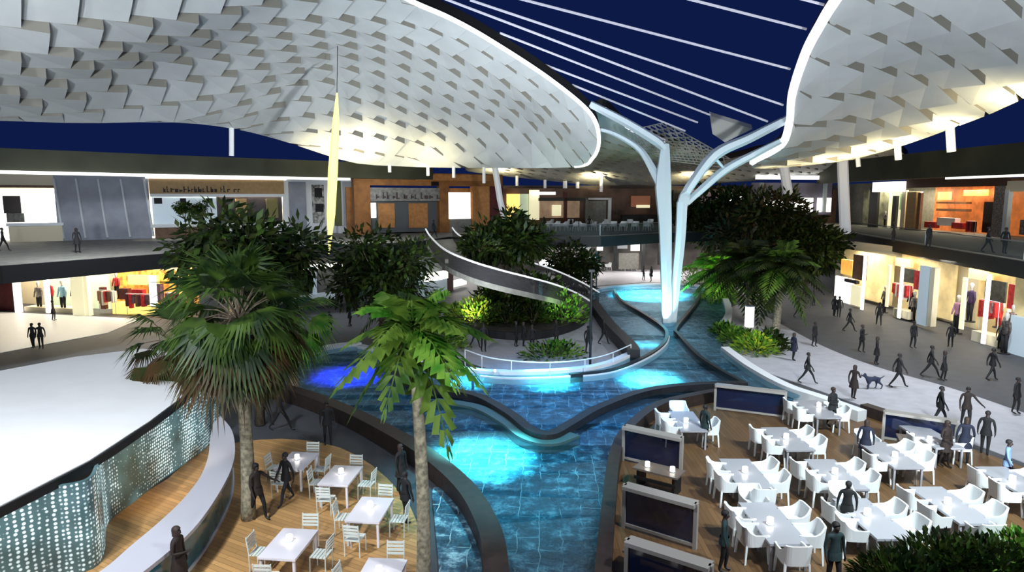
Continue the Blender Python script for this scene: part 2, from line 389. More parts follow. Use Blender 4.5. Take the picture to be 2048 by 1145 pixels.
# lower strip of shallow water beyond the brown wall
lo = slab('floor_rill', [(868, 975), (925, 1010), (962, 1080), (975, 1145), (985, 1350), (880, 1350), (878, 1145), (870, 1050)], 0, 0.06, M_mosaic_caustics); struct(lo)
wallpath('wall_pool_side', [(530, 765), (600, 782), (680, 812), (760, 850), (850, 903), (925, 966), (970, 1035), (990, 1110), (1000, 1330)], 0, 0.62, 0.62, M_wall)
wallpath('wall_pool_deck', [(1480, 772), (1400, 786), (1320, 806), (1262, 848), (1232, 900), (1218, 1000), (1206, 1145), (1195, 1330)], 0, 0.55, 0.4, M_wall)
wallpath('wall_pool_weir', [(760, 722), (800, 752), (850, 768), (900, 778), (960, 792), (1020, 825), (1060, 856), (1100, 866), (1140, 846), (1200, 812), (1290, 780), (1380, 768), (1492, 764)], 0, 0.62, 0.42, M_walld)
wallpath('wall_weir_step', [(870, 800), (950, 812), (1010, 842), (1050, 872), (1100, 884), (1150, 868)], 0, 0.42, 0.5, mat('teal_stone', (58, 84, 84), 0.5))
wallpath('wall_channel_left', [(1186, 600), (1215, 640), (1258, 684), (1268, 700)], 0, 0.8, 0.7, M_walld)
for i, pts in enumerate(([(1228, 578), (1242, 600), (1285, 625), (1325, 652), (1334, 668), (1325, 688), (1290, 712), (1225, 738), (1140, 748)],
                         [(1396, 577), (1398, 595), (1378, 622), (1352, 655), (1358, 668), (1395, 708), (1440, 738), (1492, 766)])):
    wallpath('wall_channel_rim', pts, 0, 0.5, 0.22, M_walld)
wallpath('trim_channel_rim', [(1338, 672), (1330, 690), (1295, 715), (1228, 742), (1140, 752), (1040, 756), (960, 752)], 0, 0.4, 0.12, M_curb)
wallpath('trim_channel_rim', [(1362, 672), (1399, 712), (1442, 742), (1490, 768)], 0, 0.42, 0.16, M_curb)
wallpath('trim_pool_far', [(1180, 586), (1205, 574), (1290, 568), (1392, 570), (1442, 588), (1458, 622), (1440, 655)], 0, 0.5, 0.5, M_curb)
wallpath('trim_pool_island', [(720, 690), (800, 708), (935, 736), (1040, 742), (1140, 737), (1210, 726), (1262, 705)], 0, 0.5, 0.45, M_curb)
wallpath('trim_pool_corner', [(560, 735), (640, 696), (720, 684)], 0, 0.5, 0.6, M_curb)
wallpath('trim_pool_walk', [(1450, 694), (1500, 730), (1570, 768), (1640, 792), (1725, 822)], 0, 0.5, 0.5, M_curb)
wallpath('trim_terrace_wall', [(1728, 808), (1800, 832), (1872, 862)], 0, 0.5, 0.45, M_wall)
wallpath('trim_terrace_ledge', [(1788, 838), (1866, 864)], 0, 0.42, 0.18, M_curb)
# rail on the island edge
r_ = empty('handrail', at(990, 745, 0)); pts = pxpath([(930, 700), (990, 718), (1100, 726), (1200, 714), (1262, 690)], 1.0)
loc = r_.location
MB().tube(pts, 0.035, 6).build('top_rail', M_curb, r_); 
for o in r_.children: o.matrix_parent_inverse = Matrix.Translation(-loc)
for k in range(0, len(pts), 4):
    o = MB().tube([(pts[k].x, pts[k].y, 0.0), pts[k]], 0.03, 6).build('post', M_curb, r_); o.matrix_parent_inverse = Matrix.Translation(-loc)
tag(r_, 'white handrail on thin posts along the curved plaza edge above the pool', 'railing')

# ------------------------------------------------------------------ canopies
def rbf(P):
    P = np.array([[p.x, p.y, p.z] for p in P]); n = len(P); X = P[:, :2]
    def phi(r): return np.where(r > 0, r * r * np.log(r + 1e-9), 0)
    K = phi(np.linalg.norm(X[:, None] - X[None], axis=2)) + np.eye(n) * 2.0
    A = np.zeros((n + 3, n + 3)); A[:n, :n] = K; A[:n, n] = 1; A[:n, n + 1:] = X; A[n, :n] = 1; A[n + 1:, :n] = X.T
    b = np.zeros(n + 3); b[:n] = P[:, 2]; w = np.linalg.solve(A, b)
    def f(x, y):
        r = np.hypot(X[:, 0] - x, X[:, 1] - y); return float(phi(r) @ w[:n] + w[n] + w[n + 1] * x + w[n + 2] * y)
    return f
def inside(x, y, poly):
    c = False; j = len(poly) - 1
    for i in range(len(poly)):
        a, b = poly[i], poly[j]
        if (a.y > y) != (b.y > y) and x < (b.x - a.x) * (y - a.y) / (b.y - a.y) + a.x: c = not c
        j = i
    return c
def canopy(name, outline, inner, cell, ang, drop, label, rim, rimr=0.16, taper=3.0):
    O = spline([atd(*p) for p in outline], 8, True); I = [atd(*p) for p in inner]
    f = rbf([atd(*p) for p in outline] + I); ax = np.array([[p.x, p.y, p.z] for p in O])
    def snap(x, y):
        
        A = ax; B = np.roll(ax, -1, 0); D = (B - A)[:, :2]; q = np.array([x, y]) - A[:, :2]
        t = np.clip((q * D).sum(1) / ((D * D).sum(1) + 1e-9), 0, 1); Q = A + (B - A) * t[:, None]
        dd = ((Q[:, :2] - [x, y]) ** 2).sum(1); k = np.argmin(dd)
        if inside(x, y, O): return x, y, f(x, y), min(1.0, 0.05 + math.sqrt(dd[k]) / taper)
        return Q[k][0], Q[k][1], Q[k][2], 0
    ca, sa = math.cos(ang), math.sin(ang); cx = sum(p.x for p in O) / len(O); cy = sum(p.y for p in O) / len(O)
    R = int(60 / cell); cache = {}
    def vert(u, v):
        k = (round(u * 4), round(v * 4))
        if k not in cache:
            x = cx + (u * ca - v * sa) * cell; y = cy + (u * sa + v * ca) * cell; cache[k] = snap(x, y)
        return cache[k]
    mb = MB(); top = MB()
    for i in range(-R, R):
        for j in range(-R, R):
            sh = 0.5 if j % 2 else 0.0
            u0, u1 = i + sh, i + sh + 1
            xm = cx + ((u0 + .5) * ca - (j + .5) * sa) * cell; ym = cy + ((u0 + .5) * sa + (j + .5) * ca) * cell
            q = [vert(u0, j), vert(u1, j), vert(u1, j + 1), vert(u0, j + 1)]
            if not any(a[3] for a in q): continue
            qs = []
            # each panel is a tilted shingle: its near edge hangs lower, its corner is pinched
            for kk, (a, dz) in enumerate(zip(q, (drop * 0.25, drop, drop * 0.55, 0.0))):
                qs.append((a[0], a[1], a[2] - dz * a[3] - .02))
            mb.face(qs, M_canopy)
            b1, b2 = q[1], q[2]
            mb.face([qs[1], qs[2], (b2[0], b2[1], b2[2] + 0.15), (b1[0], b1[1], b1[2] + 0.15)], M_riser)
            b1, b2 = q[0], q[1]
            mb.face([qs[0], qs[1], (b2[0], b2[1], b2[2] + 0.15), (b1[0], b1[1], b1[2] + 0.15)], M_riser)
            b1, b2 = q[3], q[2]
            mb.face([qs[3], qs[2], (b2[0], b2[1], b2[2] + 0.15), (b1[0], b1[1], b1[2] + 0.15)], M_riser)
            top.face([(a[0], a[1], a[2] + 0.8) for a in q])
    e = empty(name, (0, 0, 0))
    mb.build('shingled_soffit', None, e)
    n = len(O)
    for k in range(n):
        a, b = O[k], O[(k + 1) % n]; top.face([a, b, b + Vector((0, 0, .8)), a + Vector((0, 0, .8))])
    top.build('roof_shell', M_black, e)
    a, b = rim; R_ = O[a * 8:b * 8 + 1]
    MB().tube([p + Vector((0, 0, 0.05)) for p in R_], rimr, 6, cap=True).build('lit_rim', M_rim, e)
    tag(e, label, 'canopy'); return f, O, e
fL, OL, cL = canopy('roof_canopy',
    [(420, -260, 27), (560, -170, 30), (700, -70, 34), (815, 0, 38), (900, 38, 40.5), (980, 82, 42.5), (1100, 160, 45.5), (1180, 228, 48), (1198, 280, 50), (1185, 318, 53), (1150, 334, 56),
     (1000, 336, 60), (880, 335, 61), (790, 332, 60), (700, 324, 58), (560, 280, 52), (460, 256, 46), (340, 244, 41), (170, 246, 38), (0, 241, 35), (-220, 238, 32), (-560, 230, 28), (-760, -40, 20), (-500, -300, 19), (0, -330, 22)],
    [(100, 100, 30), (600, 150, 46), (900, 210, 53), (700, 250, 54), (850, 300, 60), (300, 120, 36), (700, 50, 40), (400, 0, 31), (1000, 250, 56), (1100, 260, 54)],
    1.9, math.radians(38), 0.6, 'huge white canopy of small woven shingle panels with one round tip by the tree column', (0, 10), 0.15)
fR, OR, cR = canopy('roof_canopy',
    [(2150, -380, 26), (1900, -250, 28), (1760, -120, 31), (1672, 0, 35), (1640, 52, 37.5), (1610, 110, 40), (1584, 190, 43.5), (1578, 250, 46.5), (1560, 294, 49), (1505, 326, 54), (1520, 338, 60),
     (1620, 330, 62), (1700, 320, 60), (1800, 293, 55), (1900, 258, 50), (1980, 228, 46), (2048, 197, 43), (2250, 110, 37), (2600, 0, 31), (2700, -380, 22)],
    [(1700, 200, 47), (1850, 150, 44), (1750, 80, 40), (1950, 50, 37), (1680, 290, 56), (1900, 220, 47)],
    2.7, math.radians(20), 0.75, 'white canopy of large pale panels with a thick lit edge, above the two-storey shop row', (0, 9), 0.27)
fF, OF, cF = canopy('roof_canopy',
    [(930, 338, 88), (990, 350, 92), (1100, 362, 94), (1200, 371, 95), (1330, 371, 96), (1480, 364, 96), (1600, 354, 96), (1790, 340, 96), (1790, 300, 84), (1560, 300, 80), (1470, 318, 78),
     (1440, 322, 76), (1400, 312, 74), (1330, 286, 71), (1260, 262, 69), (1205, 215, 66), (1150, 250, 68), (1000, 300, 75)],
    [(1200, 320, 82), (1330, 340, 88), (1500, 340, 90), (1100, 330, 85)],
    1.8, math.radians(30), 0.25, 'small far canopy with warm lit lower edge, seen behind the tree column', (13, 15), 0.06)

# glazing beams in the open strip between the canopies
bi = 0
for (a, b) in (((1330, -14, 34), (1612, 58, 40)), ((1030, -5, 37), (1580, 138, 43)), ((940, 0, 38.5), (1566, 210, 46)), ((880, -6, 38.5), (1535, 243, 49)), ((1000, 66, 43), (1420, 230, 53)),
               ((1090, 130, 45.5), (1395, 245, 54)), ((1145, 170, 47), (1370, 262, 56)), ((1180, 212, 49), (1330, 280, 60)), ((1480, -34, 34), (1650, 10, 37))):
    tag(MB().tube([atd(*a), atd(*b)], 0.075, 6).build('glazing_beam', mat('beam_white', (204, 204, 218), 0.4, emit=0.15)), 'thin white beam of the parallel set crossing the open night sky between canopies', 'beam', 'white glazing beams between the canopies')  # faint emission in the beam colour stands in for light falling on it
def lattice():
    mb = MB()
    A, B, Cc, D = atd(1255, 262, 62), atd(1330, 245, 66), atd(1460, 318, 74), atd(1330, 300, 66)
    for k in range(9):
        t = k / 8; mb.tube([A.lerp(D, t), B.lerp(Cc, t)], 0.06, 4); mb.tube([A.lerp(B, t), D.lerp(Cc, t)], 0.06, 4)
        mb.tube([A.lerp(D, t) + Vector((0, 0, -1)), B.lerp(Cc, t) + Vector((0, 0, -1))], 0.06, 4)
        if k < 8:
            for j in range(8):
                p = A.lerp(D, t).lerp(B.lerp(Cc, t), j / 7); q = A.lerp(D, t + .125).lerp(B.lerp(Cc, t + .125), (j + .5) / 8) + Vector((0, 0, -1)); mb.tube([p, q], 0.05, 4)
    tag(mb.build('space_frame', mat('frame_grey', (170, 170, 176), 0.5)), 'grey steel lattice roof frame above the tree column arms', 'roof frame')
    mb = MB(); P = [atd(1420, 232, 60), atd(1505, 258, 60), atd(1450, 285, 60), atd(1425, 268, 60)]
    mb.face(P); mb.face([p + Vector((0, .3, .4)) for p in P])
    for k in range(4): mb.face([P[k], P[(k + 1) % 4], P[(k + 1) % 4] + Vector((0, .3, .4)), P[k] + Vector((0, .3, .4))])
    tag(mb.build('soffit_panel', mat('panel_cream', (214, 210, 204), 0.5)), 'pale triangular soffit panel between the lattice and the right column arm', 'roof panel')
lattice()

# ------------------------------------------------------------------ tree column
def tcol():
    e = empty('tree_column', at(1338, 655, 0)); loc = e.location
    def part(name, pts, rads, flat=0.8):
        P = spline([atd(*p) for p in pts], 5); n = len(P); R = [np.interp(k / (n - 1), np.linspace(0, 1, len(rads)), rads) for k in range(n)]
        mb = MB().tube(P, R, 6, flat=flat); o = mb.build(name, M_steel, e); o.matrix_parent_inverse = Matrix.Translation(-loc)
    b = at(1333, 654, 0).y
    part('trunk', [(1334, 656, b), (1332, 560, b), (1330, 450, b), (1326, 375, b), (1328, 330, b), (1330, 288, b)], [0.34, 0.42, 0.5, 0.62, 0.48, 0.3])
    part('arm', [(1326, 380, b), (1312, 352, b + .3), (1280, 300, b + 1), (1230, 268, b + 1.5), (1196, 258, b + 2)], [0.5, 0.4, 0.28, 0.22, 0.15])
    part('arm', [(1330, 300, b), (1312, 282, b), (1250, 244, b), (1180, 208, b)], [0.3, 0.42, 0.38, 0.3])
    part('trunk', [(1344, 654, b + .2), (1352, 560, b + .2), (1360, 480, b + .3), (1364, 405, b + .4)], [0.3, 0.36, 0.4, 0.42])
    part('arm', [(1364, 410, b + .4), (1378, 376, b + .5), (1430, 310, b + .5), (1500, 276, b), (1575, 238, b - 1)], [0.42, 0.42, 0.5, 0.42, 0.35])
    part('arm', [(1372, 408, b + .6), (1398, 384, b + .9), (1450, 340, b + 1.2), (1510, 308, b + 1), (1562, 282, b + 0)], [0.3, 0.36, 0.4, 0.34, 0.25])
    part('strut', [(1432, 318, b + .6), (1448, 338, b + 1.1)], [0.12, 0.12])
    tag(e, 'pale blue-grey steel column forking into branching arms, rising from the fan-shaped pool', 'column')
tcol()
# posts between shop roofs and canopies
def hang(px, py):
    t = (px - 1024) / F * 61 ; q = min([p for p in OL if p.y > 55], key=lambda p: abs(p.x / p.y - (px - 1024) / F))
    b = atd(px, py, q.y); return [q + Vector((0, 0, .1)), Vector((q.x, q.y, b.z))]
def post(pts, r, lab, nm='canopy_post'):
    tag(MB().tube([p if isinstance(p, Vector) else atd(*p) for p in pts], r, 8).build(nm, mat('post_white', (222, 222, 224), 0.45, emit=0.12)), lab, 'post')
for pts, r, lab in (([(463, 256, 46), (463, 312, 46)], .16, 'short white post under the left canopy edge above the grey slatted shop'),
        (hang(780, 345), .15, 'short white post above the timber front, nearest the yellow pendant'),
        (hang(856, 352), .15, 'short white post above the timber front centre'),
        (hang(912, 356), .15, 'short white post above the white lit panel of the timber front'),
        (hang(974, 367), .15, 'short white post above the dark end wall of the timber front'),
        ([(1034, 352, 90), (1034, 372, 90)], .2, 'stubby white post under the far canopy beside the green lit front'),
        ([(1090, 360, 92), (1090, 384, 92)], .2, 'thin white post under the far canopy, second from the timber building'),
        ([(1130, 362, 92), (1130, 386, 92)], .3, 'thicker white post under the far canopy near its middle'),
        ([(1155, 364, 92), (1155, 384, 92)], .25, 'short white post under the far canopy just right of the thicker one'),
        ([(1204, 348, 90), (1202, 384, 90)], .22, 'long thin white post under the far canopy close to the tree column'),
        ([(1900, 256, 50), (1903, 304, 50)], .3, 'thick short white post under the right canopy above the orange shop'),
        ([(1795, 290, 55), (1797, 320, 55)], .26, 'short white post under the right canopy above the small cream shop'),
        ([(1715, 312, 62), (1717, 334, 62)], .2, 'thin white post under the right canopy corner beside the tall column')):
    post(pts, r, lab)
post([(990, 335, 62), (1000, 400, 62), (1012, 452, 62)], .3, 'leaning white column between the timber building and the far terrace', 'canopy_column')
post([(1564, 312, 74), (1575, 380, 74), (1586, 462, 74)], .5, 'white column rising from behind the dark trees beside the white screens', 'canopy_column')
post([(1684, 290, 68.5), (1688, 400, 68.5), (1691, 468, 68.5)], .52, 'tall white column in front of the dark corner of the shop row', 'canopy_column')
# yellow pendant
e = empty('pendant_light', atd(665, 500, 42)); yb = e.location.copy()
o = MB().tube([atd(674, 186, 42), atd(672, 240, 42), atd(666, 340, 42), atd(662, 430, 42), atd(658, 508, 42)], [0.05, 0.2, 0.3, 0.26, 0.04], 8).build('glowing_shade', mat('pendant_yellow', (236, 228, 130), 0.4, emit=0.75), e)
o.matrix_parent_inverse = Matrix.Translation(-yb)
o = MB().tube([atd(673, 188, 42) + Vector((.0, .1, 0)), atd(676, 0, 42)], 0.02, 5).build('cable', M_dark, e); o.matrix_parent_inverse = Matrix.Translation(-yb)
tag(e, 'tall slender glowing yellow spindle light hanging over the left terrace', 'pendant light')

# ------------------------------------------------------------------ upper terrace
ZT = 5.7
front = [(-400, 575), (0, 533), (200, 518), (400, 503), (620, 492), (790, 486), (848, 482), (900, 474), (1000, 478), (1080, 474), (1200, 474), (1330, 467), (1500, 463), (1642, 457), (1700, 466), (1850, 492), (2048, 524), (2400, 585)]
FP = [at(a, b, ZT) for a, b in front]
poly = FP + [Vector((60, 20, ZT)), Vector((90, 130, ZT)), Vector((-90, 130, ZT)), Vector((-60, 20, ZT))]
struct(MB().prism(poly, ZT - 0.25, ZT).build('slab_terrace', M_terr))
L, R = sides(FP, 0.3); struct(MB().ribbon(L, R, ZT - 0.95, ZT + 0.02).build('trim_terrace_edge', M_black))
struct(MB().prism([p + Vector((0, .1, 0)) for p in poly], ZT - 0.4, ZT - 0.26).build('ceiling_terrace', M_black))
# glass balustrade of the far terrace
def balustrade(pts, label, z=ZT, post_every=4):
    e = empty('glass_balustrade', at(*pts[0], z)); P = pxpath(pts, z, 4); inv = Matrix.Translation(-e.location)
    L, R = sides(P, 0.04); o = MB().ribbon(L, R, z, z + 1.0).build('glass', M_glass, e); o.matrix_parent_inverse = inv
    o = MB().tube([p + Vector((0, 0, 1.05)) for p in P], 0.04, 5).build('top_rail', mat('rail_grey', (96, 98, 100), .5), e); o.matrix_parent_inverse = inv
    for k in range(0, len(P), post_every):
        o = MB().tube([P[k], P[k] + Vector((0, 0, 1.05))], 0.04, 5).build('post', M_steel, e); o.matrix_parent_inverse = inv
    tag(e, label, 'balustrade')
balustrade([(1080, 471), (1200, 471), (1330, 464)], 'glass balustrade along the dark edge of the far dining terrace')
balustrade([(1700, 463), (1850, 488), (2048, 520), (2200, 545)], 'glass balustrade along the right upper walkway over the clothes shops')

# ------------------------------------------------------------------ shopfronts
Lb = lambda px, py, z: at(px, py, z)
LU = VP(at(0, 487, ZT), at(700, 466, ZT)); LUx = VP(at(-300, 494, ZT), at(0, 487, ZT))
LU = VP(at(-250, 492, ZT), at(700, 466, ZT))
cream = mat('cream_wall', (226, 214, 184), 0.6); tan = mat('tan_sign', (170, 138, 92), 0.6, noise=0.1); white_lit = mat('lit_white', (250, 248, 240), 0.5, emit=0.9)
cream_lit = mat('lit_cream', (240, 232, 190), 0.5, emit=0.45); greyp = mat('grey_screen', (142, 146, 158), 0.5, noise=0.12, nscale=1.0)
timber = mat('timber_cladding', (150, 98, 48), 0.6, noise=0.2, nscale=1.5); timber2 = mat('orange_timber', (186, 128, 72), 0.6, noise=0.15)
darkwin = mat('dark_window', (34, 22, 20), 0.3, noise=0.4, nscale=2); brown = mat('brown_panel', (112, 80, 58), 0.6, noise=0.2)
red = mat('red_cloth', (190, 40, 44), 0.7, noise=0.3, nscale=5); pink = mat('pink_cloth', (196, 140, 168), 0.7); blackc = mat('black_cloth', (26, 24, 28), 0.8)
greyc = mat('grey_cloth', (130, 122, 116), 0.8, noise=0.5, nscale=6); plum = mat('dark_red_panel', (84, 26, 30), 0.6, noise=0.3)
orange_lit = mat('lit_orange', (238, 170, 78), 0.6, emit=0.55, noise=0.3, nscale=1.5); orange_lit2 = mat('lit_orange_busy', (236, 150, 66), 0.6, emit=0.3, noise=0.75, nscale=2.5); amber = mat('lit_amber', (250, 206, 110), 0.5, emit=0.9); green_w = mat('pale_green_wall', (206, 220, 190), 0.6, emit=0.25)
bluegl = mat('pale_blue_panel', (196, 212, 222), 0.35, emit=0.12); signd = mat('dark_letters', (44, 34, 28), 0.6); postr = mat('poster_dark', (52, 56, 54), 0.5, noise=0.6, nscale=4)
copper = mat('copper_interior', (176, 96, 48), 0.5, noise=0.5, nscale=1.2, emit=0.35, ecol=(200, 110, 50)); stone = mat('grey_stone_wall', (128, 126, 118), 0.7, noise=0.15)

struct(LU.box(MB(), -250, 352, 715, 480, off=-3.5, th=0.3, z0=ZT, z1=11.4).build('wall_left_upper', cream))
struct(LU.box(MB(), -250, 352, 700, 360, off=-1.6, th=3.4, z0=11.0, z1=11.3).build('ceiling_left_shops', M_white))
def shop(vp, name, label, parts, cat='shop front'):
    """parts: (name, x0,y0,x1,y1, off, thick, material[, z0, z1])"""
    xs = [p[1] for p in parts]; ys = [p[4] for p in parts]
    u, z = vp.uz((min(xs) + max(p[3] for p in parts)) / 2, max(ys)); e = empty(name, vp.P(u, z)); inv = Matrix.Translation(-e.location)
    for p in parts:
        mb = MB(); kw = {}
        if len(p) > 8: kw = dict(z0=p[8], z1=p[9])
        vp.box(mb, p[1], p[2], p[3], p[4], p[5], p[6], p[7], **kw); o = mb.build(p[0], None, e); o.matrix_parent_inverse = inv
    tag(e, label, cat); return e
def letters(vp, x0, x1, y0, y1, m, parent, off=0.15, seed=1, step=9):
    rnd = random.Random(seed); mb = MB(); x = x0
    while x < x1:
        w = rnd.uniform(.35, .75) * step; h = rnd.uniform(.4, 1.0) * (y1 - y0)
        if rnd.random() < .14: x += step * .5
        vp.box(mb, x, y1 - h, x + w * .35, y1, off, .06, m); vp.box(mb, x, y1 - (y1 - y0) * rnd.choice((.12, .5)), x + w, y1 - (y1 - y0) * rnd.choice((0, .38)) + 0, off, .06, m)
        x += w + 2
    o = mb.build('lettering', None, parent); o.matrix_parent_inverse = Matrix.Translation(-parent.location)
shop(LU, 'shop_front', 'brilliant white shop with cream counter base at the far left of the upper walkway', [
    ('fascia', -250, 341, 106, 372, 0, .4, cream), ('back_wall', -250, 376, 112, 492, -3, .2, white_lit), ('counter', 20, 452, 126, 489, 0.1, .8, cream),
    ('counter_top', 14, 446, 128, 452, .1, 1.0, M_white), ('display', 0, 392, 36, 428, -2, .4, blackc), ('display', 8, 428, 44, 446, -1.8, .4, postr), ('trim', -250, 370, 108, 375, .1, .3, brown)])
e = shop(LU, 'shop_front', 'grey screen front divided by slanting white mullions on the upper walkway', [('screen', 112, 352, 300, 482, .1, .25, greyp)])
for k, x in enumerate((112, 156, 200, 245, 291)):
    mb = MB(); u0, _ = LU.uz(x - 4, 352); u1, _ = LU.uz(x + 16, 480); zt = 11.0
    mb.tube([LU.P(u0, 11.0, .35), LU.P(u1, ZT + .2, .35)], 0.1, 4); o = mb.build('mullion', M_white, e); o.matrix_parent_inverse = Matrix.Translation(-e.location)
e = shop(LU, 'shop_front', 'shop with tan sign board of dark script letters and low white glazing', [
    ('sign_board', 298, 358, 566, 388, .2, .3, tan), ('trim', 290, 352, 570, 359, .3, .4, white_lit), ('band', 300, 388, 566, 394, .25, .35, M_white), ('glazing', 305, 394, 434, 449, -.1, .1, bluegl),
    ('dark_interior', 434, 394, 566, 448, -.4, .2, darkwin), ('sill', 300, 447, 566, 453, .3, .5, M_white), ('plinth', 310, 453, 436, 480, .1, .3, brown), ('plinth', 436, 453, 566, 480, .1, .3, M_white),
    ('display', 472, 398, 494, 436, -.1, .2, tan), ('display', 533, 398, 556, 436, -.1, .2, mat('olive_display', (118, 110, 60))), ('display', 308, 396, 324, 408, .05, .1, blackc), ('display', 360, 397, 372, 408, .05, .1, blackc), ('display', 412, 397, 425, 406, .05, .1, blackc)])
letters(LU, 326, 480, 372, 385, signd, e, .42, 3, 10)
shop(LU, 'shop_front', 'white framed pale grey screens beside the yellow pendant, one with black artwork', [
    ('wall', 566, 358, 712, 478, -.1, .2, M_white), ('screen', 578, 364, 612, 460, .1, .12, greyp), ('artwork', 624, 370, 648, 446, .1, .12, mat('grey_art', (150, 148, 144), 0.6, noise=0.8, nscale=3)), ('figure', 628, 376, 643, 395, .2, .05, blackc), ('figure', 630, 408, 646, 424, .2, .05, blackc),
    ('window', 668, 362, 682, 452, .1, .12, mat('olive_window', (92, 96, 52))), ('screen', 686, 364, 708, 452, .1, .12, mat('pale_grey_screen', (186, 188, 192))), ('bench', 672, 452, 712, 466, .5, .6, M_white)])
TB = VP(at(708, 470, ZT), at(1002, 462, ZT))
e = shop(TB, 'timber_building', 'brown timber clad shop box with wide grey glazed opening and white lit panel', [
    ('cladding', 706, 347, 1000, 372, .2, .8, timber), ('pier', 706, 347, 738, 470, .1, .8, timber), ('pier', 876, 372, 896, 470, .1, .6, timber), ('pier', 942, 360, 976, 468, .1, .6, timber2), ('band', 826, 350, 976, 362, .7, .2, timber2),
    ('end_wall', 976, 352, 1002, 468, .1, .7, plum), ('sign_board', 738, 376, 876, 402, .3, .2, mat('grey_sign', (140, 138, 134), 0.5, noise=.3)), ('opening', 738, 402, 876, 465, -.3, .2, mat('grey_glazing', (92, 96, 98), 0.3)),
    ('door', 757, 407, 790, 456, -.1, .1, timber2), ('door', 818, 407, 856, 456, -.1, .1, timber2), ('white_panel', 742, 406, 752, 436, 0, .1, white_lit), ('lit_panel', 894, 385, 938, 438, .3, .2, white_lit), ('base', 893, 438, 940, 470, .2, .3, stone)])
struct(TB.box(MB(), 700, 350, 1004, 470, off=-1.5, th=.2, z0=ZT, z1=10.4).build('wall_timber_back', timber))
letters(TB, 744, 870, 384, 398, mat('sign_letters', (84, 70, 72)), e, .45, 9, 11)
for k in range(3):
    area(LU.P((40, 62, 78)[k] * LU.len / 100, 10.8, -1.0), LU.P((40, 62, 78)[k] * LU.len / 100, 5, -1.0 + 1.2), 6, 1, 1000, (1, .95, .85))
# wide roof fascias
def fascia(name, pts, d0, zb, zt, m):
    P = [atd(x, 395, d) for x, d in pts]; L, R = sides(P, d0); struct(MB().ribbon(L, R, zb, zt).build(name, m))
fascia('trim_roof_left', ((-350, 38), (0, 46), (350, 54), (700, 64), (860, 70)), 1.2, 11.2, 12.7, M_olive)
fascia('trim_roof_left_line', ((-350, 37.5), (0, 45.5), (350, 53.5), (700, 63.5)), .4, 10.98, 11.2, white_lit)
fascia('trim_roof_right', ((1640, 95), (1700, 84), (1850, 68), (2048, 56), (2300, 46)), 1.2, 11.3, 13.9, M_olive)
fascia('trim_roof_right_line', ((1890, 64.5), (2048, 55.5), (2300, 45.5)), .3, 11.1, 11.3, white_lit)
fascia('trim_roof_far', ((1000, 93), (1200, 93), (1420, 95), (1660, 97)), 1.2, 9.8, 11.0, mat('dark_brown_roof', (44, 28, 24), .6))
fascia('trim_roof_left_back', ((860, 70), (1000, 78)), 1.0, 10.6, 11.0, M_black)

# far upper shops
FU = VP(at(1000, 452, ZT), at(1640, 447, ZT))
struct(FU.box(MB(), 980, 385, 1680, 455, off=-1, th=.3, z0=ZT, z1=10.6).build('wall_far_upper', mat('umber_wall', (88, 64, 52), 0.6, noise=.5, nscale=.5)))
shop(FU, 'shop_front', 'far shop with amber glow and green-lit white panel behind the trees', [('glow', 1014, 388, 1040, 450, -.3, .2, amber), ('panel', 1058, 380, 1078, 440, .1, .2, cream_lit), ('wall', 1040, 388, 1058, 450, -.3, .2, green_w), ('awning', 1060, 384, 1108, 390, .6, .5, white_lit)])
shop(FU, 'shop_front', 'far restaurant with brown framed window and lit shelves on the middle terrace', [('frame', 1078, 400, 1160, 436, -.3, .2, mat('taupe_lit', (150, 124, 100), .6, emit=.25, noise=.5, nscale=.8)), ('lit_shelf', 1104, 410, 1122, 432, 0, .2, cream_lit), ('beam', 1076, 396, 1180, 402, .3, .6, M_dark), ('post', 1126, 384, 1132, 455, .4, .4, plum)])
shop(FU, 'shop_front', 'far restaurant pavilion with grey portal frame in front of umber wall', [('lintel', 1170, 396, 1218, 400, .6, .3, M_white), ('jamb', 1168, 396, 1173, 452, .6, .3, stone), ('jamb', 1213, 396, 1219, 445, .6, .3, M_white), ('backdrop', 1174, 402, 1212, 450, 0, .2, stone)])
shop(FU, 'shop_front', 'far copper toned bar front close to the tree column', [('panel', 1262, 392, 1300, 414, 0, .2, mat('copper_panel', (142, 90, 66), .5, emit=.2)), ('light_band', 1272, 410, 1298, 416, .2, .2, cream_lit), ('counter', 1240, 430, 1320, 446, .5, .5, M_dark)])
shop(FU, 'window_screens', 'row of white lit screens above the dark trees beside the white column', [('screen', 1512, 398, 1530, 416, 1, .3, white_lit), ('screen', 1538, 396, 1570, 424, 1, .3, white_lit), ('screen', 1580, 396, 1616, 424, 1, .3, white_lit), ('screen', 1626, 396, 1652, 424, 1, .3, white_lit), ('beam', 1500, 352, 1660, 360, 1.6, .4, white_lit),
    ('backing', 1500, 366, 1660, 430, .2, .3, mat('mauve_wall', (104, 100, 116), .6)), ('post', 1560, 362, 1566, 424, 1.4, .3, M_steel), ('post', 1634, 356, 1640, 424, 1.4, .3, M_steel), ('post', 1508, 366, 1514, 424, 1.4, .3, M_steel)], 'lit screens')
shop(FU, 'shop_front', 'far bright shop windows seen through the right fork of the column', [('window', 1450, 386, 1482, 402, .6, .3, white_lit), ('window', 1380, 380, 1440, 410, 0, .3, mat('mauve_lit', (140, 120, 128), .5, emit=.2, noise=.6)), ('window', 1345, 380, 1362, 430, 0, .3, postr)])

